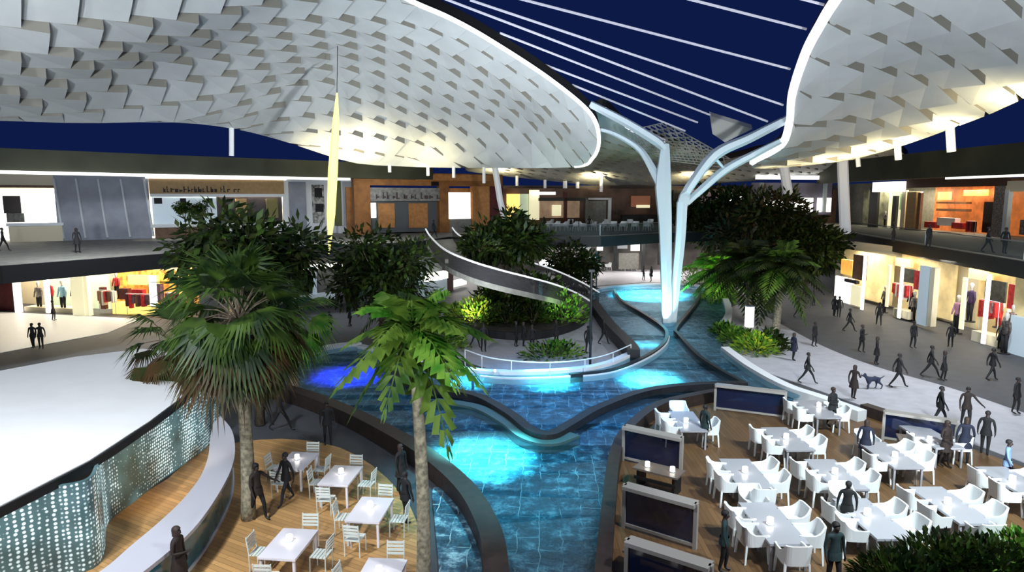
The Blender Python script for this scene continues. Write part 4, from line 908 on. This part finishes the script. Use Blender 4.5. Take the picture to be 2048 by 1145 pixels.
def lantern():
    r = empty('table_lantern'); MB().tube([(0, 0, 0), (0, 0, .02)], .09, 12).build('base', M_steel, r)
    q = MB().tube([(0, 0, .02), (0, 0, .16)], [.075, .075], 12); q.build('glowing_glass', M_lant, r); return r
AC, SC, LN = armchair(), slatchair(), lantern(); TR, TL = table(1.0, 2.3, M_tab), table(.95, 1.45, M_tabL)
used = set()
def put(proto, loc, rz, label, group=None, sc=1):
    o = proto if proto.name not in used else copy_tree(proto)
    used.add(proto.name); o.location = loc; o.rotation_euler = (0, 0, rz); o.scale = (sc,) * 3; o['label'] = label
    o['category'] = {'armchair': 'chair', 'slatted_chair': 'chair', 'dining_table': 'table', 'table_lantern': 'lantern'}[proto.name.split('.')[0]]
    if group: o['group'] = group
    return o
ZD = .04; rnd = random.Random(3)
RT = [((7.35, 20.05), (1490, 942), 'table in front of the framed glass screens'), ((6.95, 16.85), (1540, 1045), 'table nearest the rust wall corner of the deck'),
      ((9.9, 23.1), (1572, 875), 'table behind the grey table of the second row'), ((12.75, 21.6), (1790, 912), 'table next to the brown terrace wall'),
      ((10.15, 20.0), (1670, 945), 'table at the centre of the brown deck'), ((9.75, 17.1), (1735, 1027), 'table just behind the hedge'),
      ((12.4, 17.9), (1895, 1005), 'table crowded with overlapping armchairs above the hedge'), ((15.4, 19.4), (2025, 960), 'table at the far right end of the deck'),
      ((6.8, 25.0), (1372, 843), 'table in the pool wall bend'), ((12.5, 26.5), (1638, 812), 'table close to the white curb'), ((15.2, 23.3), (1925, 918), 'bare grey table beside the standing group')]
CAND = [(7.35, 20.08), (6.85, 16.72), (9.85, 23.04), (12.78, 21.31), (10.13, 19.97), (9.7, 17.23), (12.32, 17.89), (15.28, 19.41), (6.7, 24.77), (12.7, 26.7)]
for i, ((x, y), px, nm) in enumerate(RT):
    put(TR, (x, y, ZD), rnd.uniform(-.03, .03), 'long pale grey dining ' + nm, 'long tables on the brown deck')
    if i < len(CAND): put(LN, (CAND[i][0], CAND[i][1], ZD + .75), 0, 'glowing lantern on the ' + nm, 'table lanterns on the brown deck', 1.15)
    sl = [(-.72, -.5, -PI / 2, 'pool side near half,'), (-.72, .45, -PI / 2, 'pool side far half,'), (.72, -.5, PI / 2, 'shop side near half,'), (.72, .45, PI / 2, 'shop side far half,'), (0, 1.45, PI, 'far end,'), (0, -1.42, 0, 'near end,')]
    # rz: chair's back (+y local) points away from the table
    pick = {0: (0, 1, 2, 3, 5), 1: (0, 1, 2, 3, 4, 5), 2: (0, 1, 2, 3), 3: (0, 2, 3, 4), 4: (0, 1, 2, 3), 5: (0, 1, 2, 3, 4), 6: (0, 1, 2, 3, 5), 7: (0, 1, 2, 3), 8: (0, 1, 2, 4), 9: (0, 1, 2, 3), 10: (0, 2)}[i]
    for k in pick:
        dx, dy, rz, w = sl[k]
        rot = {-PI / 2: PI / 2, PI / 2: -PI / 2, PI: 0, 0: PI}[rz]
        put(AC, (x + dx + rnd.uniform(-.05, .05), y + dy + rnd.uniform(-.05, .05), ZD), rot + rnd.uniform(-.12, .12), 'white armchair, ' + w + ' ' + nm.replace('the ', '', 1), 'white armchairs on the brown deck', 1.2)
LT = [((-7.1, 21.05), 'farthest table of the tan deck'), ((-5.35, 19.9), 'second table by the curved tan deck edge'), ((-3.95, 17.6), 'table beside the spotted palm trunk'),
      ((-5.6, 15.75), 'table in front of the walking couple'), ((-3.05, 14.3), 'table cut by the bottom edge')]
for (x, y), nm in LT:
    rz = -.1; put(TL, (x, y, ZD), rz, 'white square-cornered ' + nm, 'white tables on the tan deck'); put(LN, (x - .02, y + .1, ZD + .75), 0, 'glowing lantern on the ' + nm, 'table lanterns on the tan deck')
    for dx, dy, a, w in ((-.78, .05, PI / 2, 'bar side'), (.78, .1, -PI / 2, 'pool side'), (.05, 1.02, 0, 'far end'), (-.1, -1.02, PI, 'near end')):
        c, s = math.cos(rz), math.sin(rz); put(SC, (x + dx * c - dy * s, y + dx * s + dy * c, ZD), a + rz + rnd.uniform(-.1, .1), 'white slatted chair, ' + w + ' of ' + nm, 'slatted chairs on the tan deck')
# small far furniture on the far terrace and below it
k = 0
for zz, xs, yy, where in ((ZT, (1092, 1112, 1128, 1148, 1165, 1186, 1206, 1226, 1246, 1270, 1294), 462, 'far upper terrace'), (ZT, (1100, 1140, 1180, 1216, 1260, 1300), 456, 'far upper terrace'), (0, (1185, 1205, 1224, 1240, 1256, 1276), 530, 'far ground plaza'), (0, (1196, 1216, 1250, 1268), 542, 'far ground plaza'),
                          (ZT, (760, 776, 792, 808, 826, 842), 464, 'timber building terrace'), (ZT, (905, 918, 950, 962), 456, 'timber building terrace')):
    for x in xs:
        k += 1; put(AC, at(x, yy, zz + .04 if zz == 0 else zz), rnd.uniform(-3, 3), 'tiny white chair among the scattered seats of the ' + where, 'distant white seats on the ' + where, 1.25)

# framed glass screens with lantern counters between the pool wall and the deck
def screen(x0, y0, x1, y1, label, h=1.3):
    a, b_ = Vector((x0, y0, ZD)), Vector((x1, y1, ZD)); e = empty('glass_screen', (a + b_) / 2, math.atan2(y1 - y0, x1 - x0)); L = (b_ - a).length; fm = mat('screen_frame', (150, 144, 138), .5)
    MB().box((0, 0, h - .05), (L, .4, .1)).build('top_rail', fm, e); MB().box((0, 0, .12), (L, .1, .08)).build('bottom_rail', fm, e)
    for s in (-1, 1): MB().box((s * L / 2, 0, h / 2), (.1, .12, h)).build('post', fm, e)
    MB().box((0, 0, h / 2), (L - .1, .03, h - .15)).build('glass_pane', M_glassd, e); tag(e, label, 'glass screen')
def ltable(x, y, rz, label):
    e = empty('lounge_table', (x, y, ZD), rz); MB().box((0, 0, .68), (1.5, .75, .06)).build('tabletop', mat('lounge_top', (104, 92, 84), .35), e)
    for s in (-1, 1): MB().box((s * .6, 0, .33), (.08, .6, .64)).build('leg', M_dark, e)
    MB().box((0, -.34, .4), (1.4, .04, .1)).build('shelf', M_dark, e); tag(e, label, 'table')
R1 = math.atan2(-1.2, 1.7)
screen(4.0, 22.9, 5.75, 21.7, 'framed dark glass screen nearest the pool wall bend'); screen(3.2, 18.0, 4.9, 16.8, 'large framed dark glass screen between two lantern tables'); screen(2.75, 14.95, 4.4, 13.8, 'framed glass screen cut by the bottom edge')
ltable(4.72, 20.45, R1, 'low brown lounge table with two lanterns behind the large glass screen'); ltable(3.55, 15.35, R1, 'low brown lounge table with two lanterns before the large glass screen')
for (px, py, w) in ((1295, 928, 'left one on the lounge table behind the large glass screen'), (1345, 938, 'right one on the lounge table behind the large glass screen'), (1280, 1090, 'left one on the lounge table before the large glass screen'), (1350, 1110, 'right one on the lounge table before the large glass screen')):
    p = at(px, py, .85); put(LN, (p.x, p.y, ZD + .71), 0, 'glowing lantern, ' + w, 'lounge lanterns')
screen(9.0, 28.6, 11.6, 27.4, 'framed blue glass screen close to the channel end and white curb', 1.2)
screen(14.4, 24.9, 16.4, 23.7, 'framed glass screen with pale top beside the brown terrace wall', 1.2)
ltable(14.75, 24.0 - .9, R1 * .6, 'low lounge table with two lanterns beside the brown terrace wall')
for px, py, w in ((1828, 860, 'upper'), (1832, 878, 'lower')):
    p = at(px, py, .85); put(LN, (14.5 if w == 'upper' else 14.95, 23.25 if w == 'upper' else 22.95, ZD + .71), 0, 'glowing lantern by the terrace wall, ' + w + ' one', 'lounge lanterns')

for px, py, lab in ((1498, 654, 'white glowing bollard among the palms beside the channel bed'),):
    p = B(px, py); e = empty('bollard', p); MB().box((0, 0, .75), (.5, .5, 1.5)).build('lit_body', mat('bollard_white', (250, 248, 244), .5, emit=.8), e); MB().box((0, 0, 1.52), (.56, .56, .06)).build('cap', M_steel, e); tag(e, lab, 'bollard')
for px, py, h, lab in ((990, 742, 1.3, 'short white marker post on the island curb'), (945, 738, 1.2, 'white marker post on the island curb next to the palm fronds')):
    tag(MB().tube([B(px, py, 0), B(px, py, h + .5)], .07, 8).build('marker_post', M_curb), lab, 'post')
for px, py, h, lab in ((1192, 600, 4.2, 'slim dark lamp mast at the far left end of the pool'), (1180, 742, 5.5, 'slim dark pole standing on the plaza by the channel wall')):
    b = B(px, py, 0); e = empty('lamp_mast', b); MB().tube([(0, 0, 0), (0, 0, h)], .07, 8).build('pole', M_dark, e); MB().box((0, 0, h), (.3, .3, .12)).build('lamp_head', M_dark, e); tag(e, lab, 'lamp mast')

# ------------------------------------------------------------------ people
def skin(name, V, E_, R, sub=1):
    me = bpy.data.meshes.new(name); me.from_pydata(V, E_, []); o = bpy.data.objects.new(name, me); C.objects.link(o)
    md = o.modifiers.new('s', 'SKIN'); md.use_smooth_shade = True
    if not me.skin_vertices: o.data.skin_vertices.new() if hasattr(o.data.skin_vertices, 'new') else None
    return o, me, md
def skinned(V, E_, R, sub=1):
    me = bpy.data.meshes.new('t'); me.from_pydata(V, E_, []); o = bpy.data.objects.new('t', me); C.objects.link(o)
    md = o.modifiers.new('s', 'SKIN'); md.use_smooth_shade = True
    bm = bmesh.new(); bm.from_mesh(me); ly = bm.verts.layers.skin.verify()
    for i, v in enumerate(bm.verts):
        r = R[i]; v[ly].radius = (r, r) if not hasattr(r, '__len__') else r
        v[ly].use_root = (i == 0)
    bm.to_mesh(me); bm.free()
    s = o.modifiers.new('b', 'SUBSURF'); s.levels = sub; s.render_levels = sub
    dg = bpy.context.evaluated_depsgraph_get(); out = bpy.data.meshes.new_from_object(o.evaluated_get(dg)); bpy.data.objects.remove(o); bpy.data.meshes.remove(me)
    return out
def figure(pose, top, legs, hairc, seed):
    """one continuous body, facing -y; hair and jacket hem as children"""
    V = [(0, 0, .98)]; R = [(.15, .105)]; E_ = []
    def add(p, r, par): V.append(tuple(p)); R.append(r); E_.append((par, len(V) - 1)); return len(V) - 1
    a = add((0, .0, 1.15), (.135, .095), 0); b = add((0, .005, 1.33), (.155, .105), a); c = add((0, .01, 1.44), (.11, .08), b); n = add((0, 0, 1.52), (.052, .052), c)
    hd = add((0, -.015, 1.60), (.078, .09), n); ht = add((0, -.01, 1.69), (.074, .088), hd)
    add((0, -.115, 1.605), (.012, .014), hd)
    st, lean = {'walk': (.30, 0), 'stride': (.42, 0), 'stand': (.04, 0), 'talk': (.07, 0), 'reach': (.2, 0), 'sit': (0, 0)}[pose]
    for s in (-1, 1):
        f = s * st
        if pose == 'sit':
            k = add((s * .12, -.42, .95), (.068, .068), add((s * .1, -.04, .93), (.09, .09), 0)); an = add((s * .12, -.42, .52), (.042, .042), k); add((s * .12, -.56, .49), (.04, .03), an)
        else:
            hp = add((s * .095, 0, .9), (.092, .095), 0); k = add((s * .1, -f * .5 - (.06 if f > 0 else -.0), .5), (.062, .065), hp)
            an = add((s * .1, -f + (.06 if f < 0 else 0), .09 if f >= -.05 else .14), (.038, .04), k); add((s * .11, -f - .15, .04 if f >= -.05 else .06), (.036, .028), an)
        sh = add((s * .19, .01, 1.42), (.058, .058), c); ar = -s * st * .8
        if pose == 'reach' and s > 0: el = add((s * .33, -.12, 1.24), (.042, .042), sh); wr = add((s * .47, -.24, 1.1), (.028, .03), el); hdv = Vector((.5, -.6, -.35))
        elif pose == 'talk' and s < 0: el = add((s * .27, -.02, 1.17), (.042, .042), sh); wr = add((s * .2, -.24, 1.2), (.028, .03), el); hdv = Vector((.2, -.8, .3))
        elif pose == 'sit': el = add((s * .25, -.02, 1.17), (.042, .042), sh); wr = add((s * .18, -.26, 1.06), (.028, .03), el); hdv = Vector((0, -1, -.1))
        else: el = add((s * .26, ar * -.25 + .02, 1.16), (.042, .042), sh); wr = add((s * .27, -ar * .62 - .04, .93), (.028, .03), el); hdv = Vector((0, -.25 - ar * .3, -1))
        hdv.normalize(); w = Vector(V[wr]); pm = add(w + hdv * .075, (.03, .018), wr)
        sd = hdv.cross(Vector((s, 0, 0))).normalized(); cu = Vector((-s, 0, 0))
        th = add(w + hdv * .07 + sd * .045 + cu * .01, .009, wr); add(w + hdv * .105 + sd * .05 + cu * .02, .008, th)
        for q, (o_, l) in enumerate(((-.027, .066), (-.009, .08), (.009, .074), (.027, .056))):
            f1 = add(w + hdv * .115 + sd * -o_, .0085, pm); add(w + hdv * (.115 + l) + sd * -o_ * 1.1 + cu * .025, .0075, f1)
    me = skinned(V, E_, R); sk = mat('dim_skin', (48, 34, 30), .6)
    for m in (top, legs, sk, M_dark): me.materials.append(m)
    for p in me.polygons:
        q = p.center; r = (q.x ** 2 + q.y ** 2) ** .5
        p.material_index = 2 if q.z > 1.5 else (0 if (q.z > .96 or (abs(q.x) > .2 and q.z > .97)) else (2 if abs(q.x) > .19 and q.z > .68 else (3 if q.z < (.1 if pose != 'sit' else .54) else 1)))
        p.use_smooth = True
    e = empty('person'); o = bpy.data.objects.new('body', me); C.objects.link(o); o.parent = e
    hm = MB(); rng = random.Random(seed); L = 1.52 if hairc[1] else 1.62
    # hair: a cap open at the face
    N, Mr = 14, 7; base = len(hm.v)
    for i in range(Mr + 1):
        ph = PI * .62 * i / Mr
        for j in range(N):
            th = 2 * PI * j / N; x = math.sin(ph) * math.cos(th) * .094; y = math.sin(ph) * math.sin(th) * .108 + .012; z = 1.675 + math.cos(ph) * .095
            if y < -.05: z = max(z, 1.70); y = max(y, -.088)
            elif i == Mr: z = L; x *= .95
            hm.v.append((x, y, z))
    for i in range(Mr):
        for j in range(N): a_ = i * N + j; b_ = i * N + (j + 1) % N; hm.f.append((a_, b_, b_ + N, a_ + N)); hm.m.append(0)
    hm.build('hair', hairc[0], e, smooth=True)
    jk = MB(); ring = []
    for z, rx, ry in ((1.02, .165, .125), (.93, .185, .14), (.82 if not hairc[1] else .62, .2 if not hairc[1] else .24, .15 if not hairc[1] else .19)):
        ring.append([(rx * math.cos(t * PI / 8), ry * math.sin(t * PI / 8) - (.05 if pose == 'sit' else 0), z) for t in range(16)])
    if pose != 'sit':
        for q in range(2):
            for t in range(16): jk.face([ring[q][t], ring[q][(t + 1) % 16], ring[q + 1][(t + 1) % 16], ring[q + 1][t]])
        jk.build('coat_hem', top, e, smooth=True)
    return e
hb = mat('dark_hair', (26, 22, 22), .7); hbr = mat('brown_hair', (48, 34, 28), .7)
cA, cB, cC_, cD, cE, cF = (mat('cloth_' + n, c, .8) for n, c in (('black', (13, 13, 16)), ('charcoal', (24, 23, 26)), ('navy', (18, 24, 46)), ('brown', (36, 24, 20)), ('teal', (28, 48, 50)), ('pale_blue', (120, 146, 180))))
PF = {'walk': figure('walk', cA, cB, (hb, 0), 1), 'stride': figure('stride', cB, cA, (hb, 0), 2), 'stand': figure('stand', cA, cA, (hb, 0), 3), 'dress': figure('stand', cB, cA, (hbr, 1), 4),
      'talk': figure('talk', cB, cB, (hbr, 0), 5), 'reach': figure('reach', cD, cA, (hb, 0), 6), 'navy': figure('stand', cC_, cA, (hbr, 1), 7), 'brown': figure('talk', cD, cD, (hbr, 1), 8),
      'teal': figure('stand', cE, cA, (hb, 0), 9), 'blue': figure('walk', cF, cC_, (hb, 0), 10)}
pused = set()
def person(k, loc, rz, label, group=None, sc=1.0):
    o = PF[k] if k not in pused else copy_tree(PF[k]); pused.add(k)
    o.location = loc; o.rotation_euler = (0, 0, rz); o.scale = (sc,) * 3; tag(o, label, 'person', group)
PP = [('reach', 517, 1040, .04, 1.1, 'person in dark brown coat reaching an arm out beside the fan palm trunk'), ('walk', 574, 1008, .04, -.6, 'person in black stepping toward the reaching companion near the farthest white table'),
      ('stride', 562, 862, 0, 1.4, 'person striding along the dark paving behind the pool wall'), ('walk', 527, 850, 0, 1.2, 'person in the shade beside the smaller palm trunks'), ('stand', 656, 890, .04, .4, 'person standing at the top of the tan deck against the brown wall'),
      ('stand', 812, 1048, .04, 2.5, 'person in black standing behind the spotted palm trunk'), ('dress', 803, 985, .04, 1, 'person with long hair close to the curved deck edge'), ('brown', 362, 1190, .04, 1.5, 'person in dark clothes leaning at the front of the bar counter'),
      ('stand', 67, 697, .03, 0, 'person in a couple on the white floor, the one nearer the wall'), ('stand', 83, 699, .03, .4, 'person in a couple on the white floor, the one nearer the road'), ('dress', 108, 642, .03, 2.0, 'person looking into the fashion window beneath the left walkway'),
      ('walk', 8, 503, ZT, 2, 'person cut by the left edge beside the white shop'), ('dress', 156, 506, ZT, 1, 'person alone in front of the grey slanted screens'), ('stand', 415, 510, ZT, .5, 'person on the left walkway by the clipped trees'), ('talk', 443, 510, ZT, -.6, 'person on the left walkway facing the one by the clipped trees'),
      ('walk', 868, 476, ZT, 2, 'person at the top of the broad curved ramp'), ('stand', 660, 668, 0, 1, 'person on the dark paving beyond the deep blue water'), ('dress', 700, 652, 0, 2, 'person beneath the dark tree beyond the deep blue water'),
      ('walk', 950, 697, .03, 1.2, 'person on the plaza next to the yellow shrub'), ('stand', 967, 704, .03, .3, 'person standing at the planter wall close to the rail'), ('stand', 1032, 694, .03, 1.6, 'person in the plaza trio, farthest from the channel'), ('dress', 1047, 694, .03, 2, 'person in the plaza trio, middle one'),
      ('talk', 1064, 702, .03, 3, 'person in the plaza trio, closest to the low plants'), ('stand', 1176, 708, .03, .4, 'person beside the slim dark pole on the plaza'), ('walk', 1207, 690, .03, 1.4, 'person walking along the dark channel wall'), ('dress', 1112, 690, .03, 1, 'person partly hidden by the bright green planter shrub'),
      ('talk', 1287, 562, .03, 1.2, 'person facing a companion behind the far pool curb'), ('dress', 1302, 564, .03, -1.2, 'person with companion behind the far pool curb, next to the column'), ('stand', 1192, 560, .03, 1, 'person among the far ground floor chairs'), ('stand', 1232, 528, .03, 1, 'person by a dark post far under the terrace'),
      ('walk', 1596, 636, 0, 1, 'person beneath the darkest tree, farthest on the dark promenade'), ('stand', 1627, 612, 0, 1, 'person near the far copper shop end'), ('dress', 1668, 634, 0, 2, 'person in a pair outside the copper and white shop, first'), ('stand', 1677, 636, 0, 2.5, 'person in a pair outside the copper and white shop, second'),
      ('stride', 1698, 664, 0, 1.3, 'person striding on dark paving level with the red dresses'), ('walk', 1757, 652, 0, 2.8, 'person at the doorway of the shop with red dresses'), ('navy', 1586, 722, .03, 1.8, 'person on the pale promenade next to the grey palm trunk'), ('stand', 1628, 694, 0, .6, 'person where dark and pale paving meet near the palm'),
      ('stride', 1614, 768, .03, 1.2, 'person striding by the white curb of the promenade'), ('talk', 1722, 706, 0, .6, 'person in the group on dark paving, tallest'), ('dress', 1752, 730, 0, 1.2, 'person in the group on dark paving, nearer the dog'), ('brown', 1706, 800, .03, 2.2, 'person in dark brown walking the dog by the curb'),
      ('stride', 1795, 776, .03, 1.5, 'person with wide step right behind the dog'), ('stand', 1825, 697, 0, .3, 'person standing alone outside the white panel'), ('stride', 1860, 756, 0, 1.1, 'person in the crowd of three, with a forward step'), ('dress', 1886, 762, 0, .8, 'person in the crowd of three, with long coat'),
      ('stand', 1900, 696, 0, 2.8, 'person at the window of the crimson coats'), ('walk', 1982, 762, 0, 1.6, 'person in dark blue tone passing the largest clothes shop'), ('dress', 2000, 700, 0, 2.6, 'person outside the posters of the largest clothes shop'), ('stand', 2030, 828, .03, .5, 'person in black by the right frame edge, largest on the paving'),
      ('walk', 1878, 852, .03, 1.2, 'person stepping past the brown terrace wall, first of a pair'), ('reach', 1930, 856, .03, -.4, 'person with arms apart, second of the pair past the terrace wall'), ('stand', 1968, 912, .04, 2.4, 'person in black standing where deck meets pale paving'),
      ('brown', 1888, 935, .04, .3, 'person in brown standing between the lantern table and bare grey table'), ('navy', 1926, 928, .04, 2.7, 'person in navy blue behind the bare grey table'), ('blue', 2010, 975, .04, .8, 'person in pale blue top near the deck end'),
      ('stand', 1690, 1072, .04, 2.8, 'person in black standing between the two middle dining tables'), ('teal', 1664, 1180, .04, .2, 'person in teal top standing just before the hedge'), ('teal', 1446, 1145, .04, 1.2, 'person in teal top beside the rust wall corner table'),
      ('teal', 1408, 895, .04, 2, 'person in teal between the glass screen and the table in the bend'), ('navy', 1728, 930, .04, 2.6, 'person in dark navy beside the central table, far side'), ('talk', 1662, 856, .04, .4, 'person among the chairs close to the white curb'),
      ('stand', 1856, 498, ZT, .3, 'person on the right walkway in front of the orange shop'), ('dress', 1786, 484, ZT, 1, 'person on the right walkway by the small cream shop'), ('walk', 1974, 506, ZT, 1, 'person on the right walkway near the pale cream shop, first'), ('stand', 2008, 508, ZT, 2, 'person on the right walkway near the pale cream shop, second'),
      ('stand', 1088, 466, ZT, 1, 'person at the near end of the far glass balustrade'), ('dress', 1142, 466, ZT, 2, 'person by the middle of the far glass balustrade'), ('stand', 1178, 464, ZT, .4, 'person in front of the far portal frame'), ('talk', 1640, 446, ZT, 1, 'person by the dark corner beyond the white screens')]
for k, px, py, z, rz, lab in PP: person(k, at(px, py, z), rz, lab, 'people strolling through the mall', random.Random(px).uniform(.9, 1.0))
# dog
V = [(.0, 0, .42), (.22, 0, .44), (-.2, 0, .43), (.33, 0, .5), (.42, 0, .6), (.55, 0, .585), (-.33, 0, .46), (-.5, 0, .56)]; E_ = [(0, 1), (0, 2), (1, 3), (3, 4), (4, 5), (2, 6), (6, 7)]
R = [(.1, .11), (.11, .13), (.09, .1), (.065, .07), (.065, .065), (.028, .028), (.025, .025), (.012, .012)]
def lg(par, x, y, pts, rr):
    for p, r in zip(pts, rr): V.append((x + p[0], y, p[1])); R.append((r, r)); E_.append((par, len(V) - 1)); par = len(V) - 1
for y in (-.08, .08):
    lg(1, .22, y, ((0, .3), (.02 + y, .16), (0 + y, .03), (.05 + y, .02)), (.05, .03, .022, .022)); lg(2, -.22, y, ((.04, .3), (-.06 - y, .17), (-.03 - y, .03), (.03 - y, .02)), (.065, .032, .022, .022))
for y in (-.04, .04): V.append((.4, y, .7)); R.append((.016, .016)); E_.append((4, len(V) - 1))
me = skinned(V, E_, R); me.materials.append(mat('dog_coat', (30, 36, 58), .8)); o = bpy.data.objects.new('dog', me); C.objects.link(o); o.location = at(1746, 778, .03); o.rotation_euler = (0, 0, PI + .1); o.scale = (1.15,) * 3
for p_ in me.polygons: p_.use_smooth = True
tag(o, 'dark dog walking on the pale promenade beside the person in brown', 'dog')

# ------------------------------------------------------------------ shop goods
def mannequin(vp, px, py, off, m1, m2, label, z=.25, sc=1.0):
    u, _ = vp.uz(px, py); z = 0 if z <= .3 else z; p = vp.P(u, z, off); e = empty('mannequin', p, vp.rz)
    wm = mat('mannequin_white', (220, 214, 206), .5)
    MB().tube([(0, 0, 1.42), (0, 0, 1.52), (0, 0, 1.6), (0, 0, 1.74), (0, 0, 1.8)], [.06, .05, .09, .09, .03], 10).build('head', wm, e, smooth=True)
    q = MB().tube([(0, 0, .85), (0, 0, 1.0), (0, 0, 1.15), (0, 0, 1.38), (0, 0, 1.46)], [.2, .16, .14, .2, .08], 10, flat=.6)
    for s in (-1, 1): q.tube([(s * .17, 0, 1.4), (s * .26, -.02, 1.1), (s * .27, -.08, .85)], [.06, .05, .035], 8)
    q.build('garment', m1, e, smooth=True); q = MB()
    for s in (-1, 1): q.tube([(s * .09, 0, .9), (s * .1, -.02, .5), (s * .1, 0, .05)], [.1, .07, .05], 8)
    q.build('trousers', m2, e, smooth=True); MB().tube([(0, 0, 0), (0, 0, .04)], .25, 12).build('base', M_dark, e); e.scale = (sc,) * 3; tag(e, label, 'mannequin')
def rack(vp, px0, px1, py, off, m, label, n=9, seed=1, z=.05, h=1.6):
    rr = random.Random(seed); u0, _ = vp.uz(px0, py); u1, _ = vp.uz(px1, py); L = abs(u1 - u0); e = empty('clothes_rack', vp.P((u0 + u1) / 2, z, off), vp.rz)
    q = MB(); q.tube([(-L / 2, 0, h), (L / 2, 0, h)], .025, 6); q.build('rail', M_steel, e)
    for s in (-1, 1): MB().tube([(s * L / 2, 0, 0), (s * L / 2, 0, h)], .025, 6).build('upright', M_steel, e)
    for k in range(n):
        x = -L / 2 + L * (k + .5) / n; l = rr.uniform(.7, 1.15); MB().box((x, rr.uniform(-.05, .05), h - .05 - l / 2), (L / n * .8, .42, l), rr.uniform(-.1, .1)).build('garment', m[k % len(m)], e)
    tag(e, label, 'clothes rack')
whc = mat('white_cloth', (226, 220, 214), .8)
rack(RL, 1757, 1788, 600, -1.2, (red, red, whc, red), 'rack of red and white dresses beneath the dark poster', 9, 1, .9, 1.7); rack(RL, 1924, 1960, 640, -1.2, (red, red, red, greyc), 'rack of crimson coats in the largest clothes shop', 10, 2, .7, 2.0)
mannequin(RL, 1746, 600, -1.0, greyc, blackc, 'mannequin in grey near the pier of the red dress shop', .03, 1.25); mannequin(RL, 1808, 610, -.8, greyc, blackc, 'mannequin in patterned grey left of the white panel, first', .05, 1.3); mannequin(RL, 1822, 614, -.8, mat('floral_cloth', (150, 120, 116), .8, noise=.8, nscale=9), blackc, 'mannequin in floral top left of the white panel', .2, 1.3)
mannequin(RL, 1886, 640, -1.0, pink, blackc, 'mannequin in pink top at the window of the largest clothes shop', .1, 1.5); mannequin(RL, 1896, 640, -1.5, mat('violet_cloth', (60, 40, 76), .8), blackc, 'mannequin in dark violet behind the pink one', .9, 1.5)
mannequin(RL, 1992, 660, -.7, greyc, blackc, 'mannequin in grey beside the last white pier', .3, 1.4); mannequin(RL, 2008, 664, -.5, MATS['floral_cloth'], blackc, 'mannequin in floral jacket under the red poster', .4, 1.4); mannequin(RL, 2024, 668, .4, mat('mottled_cloth', (84, 78, 72), .8, noise=.8, nscale=8), blackc, 'mannequin in mottled coat in front of the end wall', .1, 1.4)
mannequin(LL, 62, 615, -.8, greyc, blackc, 'mannequin in grey between the first two white piers', .1, 1.4); mannequin(LL, 80, 615, -1, red, blackc, 'mannequin in red behind the left window', .2, 1.5); mannequin(LL, 110, 615, -.8, mat('pale_blue_cloth', (150, 190, 210), .7), blackc, 'mannequin in pale blue by the second pier', .3, 1.5); mannequin(LL, 136, 618, -.9, MATS['mottled_cloth'], blackc, 'mannequin in mottled green coat by the cream pier', .1, 1.6)
rack(LL, 236, 296, 610, -.9, (plum, red, MATS['violet_display'], brown), 'rack of dark red and violet garments in the amber shop', 9, 5, .05, 1.7)
mannequin(RU, 1760, 450, -.6, greyc, blackc, 'mannequin in grey in the small cream upper shop', ZT + .05, 1.1)
rack(RU, 1920, 1936, 460, -.7, (red, plum), 'small rack of dark red clothes in the orange upper shop', 4, 6, ZT + .02, 1.3)
rack(LL, 182, 214, 606, -.8, (plum, brown, whc, red), 'rack of mixed brown, white and red clothes by the second cream pier', 7, 8, .05, 1.9)
rack(LL, 318, 358, 590, -.8, (plum, greyc, red, brown), 'rack of dark clothes between the last white pier and the amber pier', 7, 9, .05, 1.9)
mannequin(LL, 204, 560, -1.4, red, blackc, 'mannequin in red raised at the back of the amber shop', 1.2, 1.2)
mannequin(RL, 1776, 606, -1.9, blackc, blackc, 'mannequin in black behind the red and white dresses', .05, 1.35)
mannequin(RL, 1942, 640, -1.9, whc, red, 'mannequin in white top behind the crimson coats', .9, 1.35)
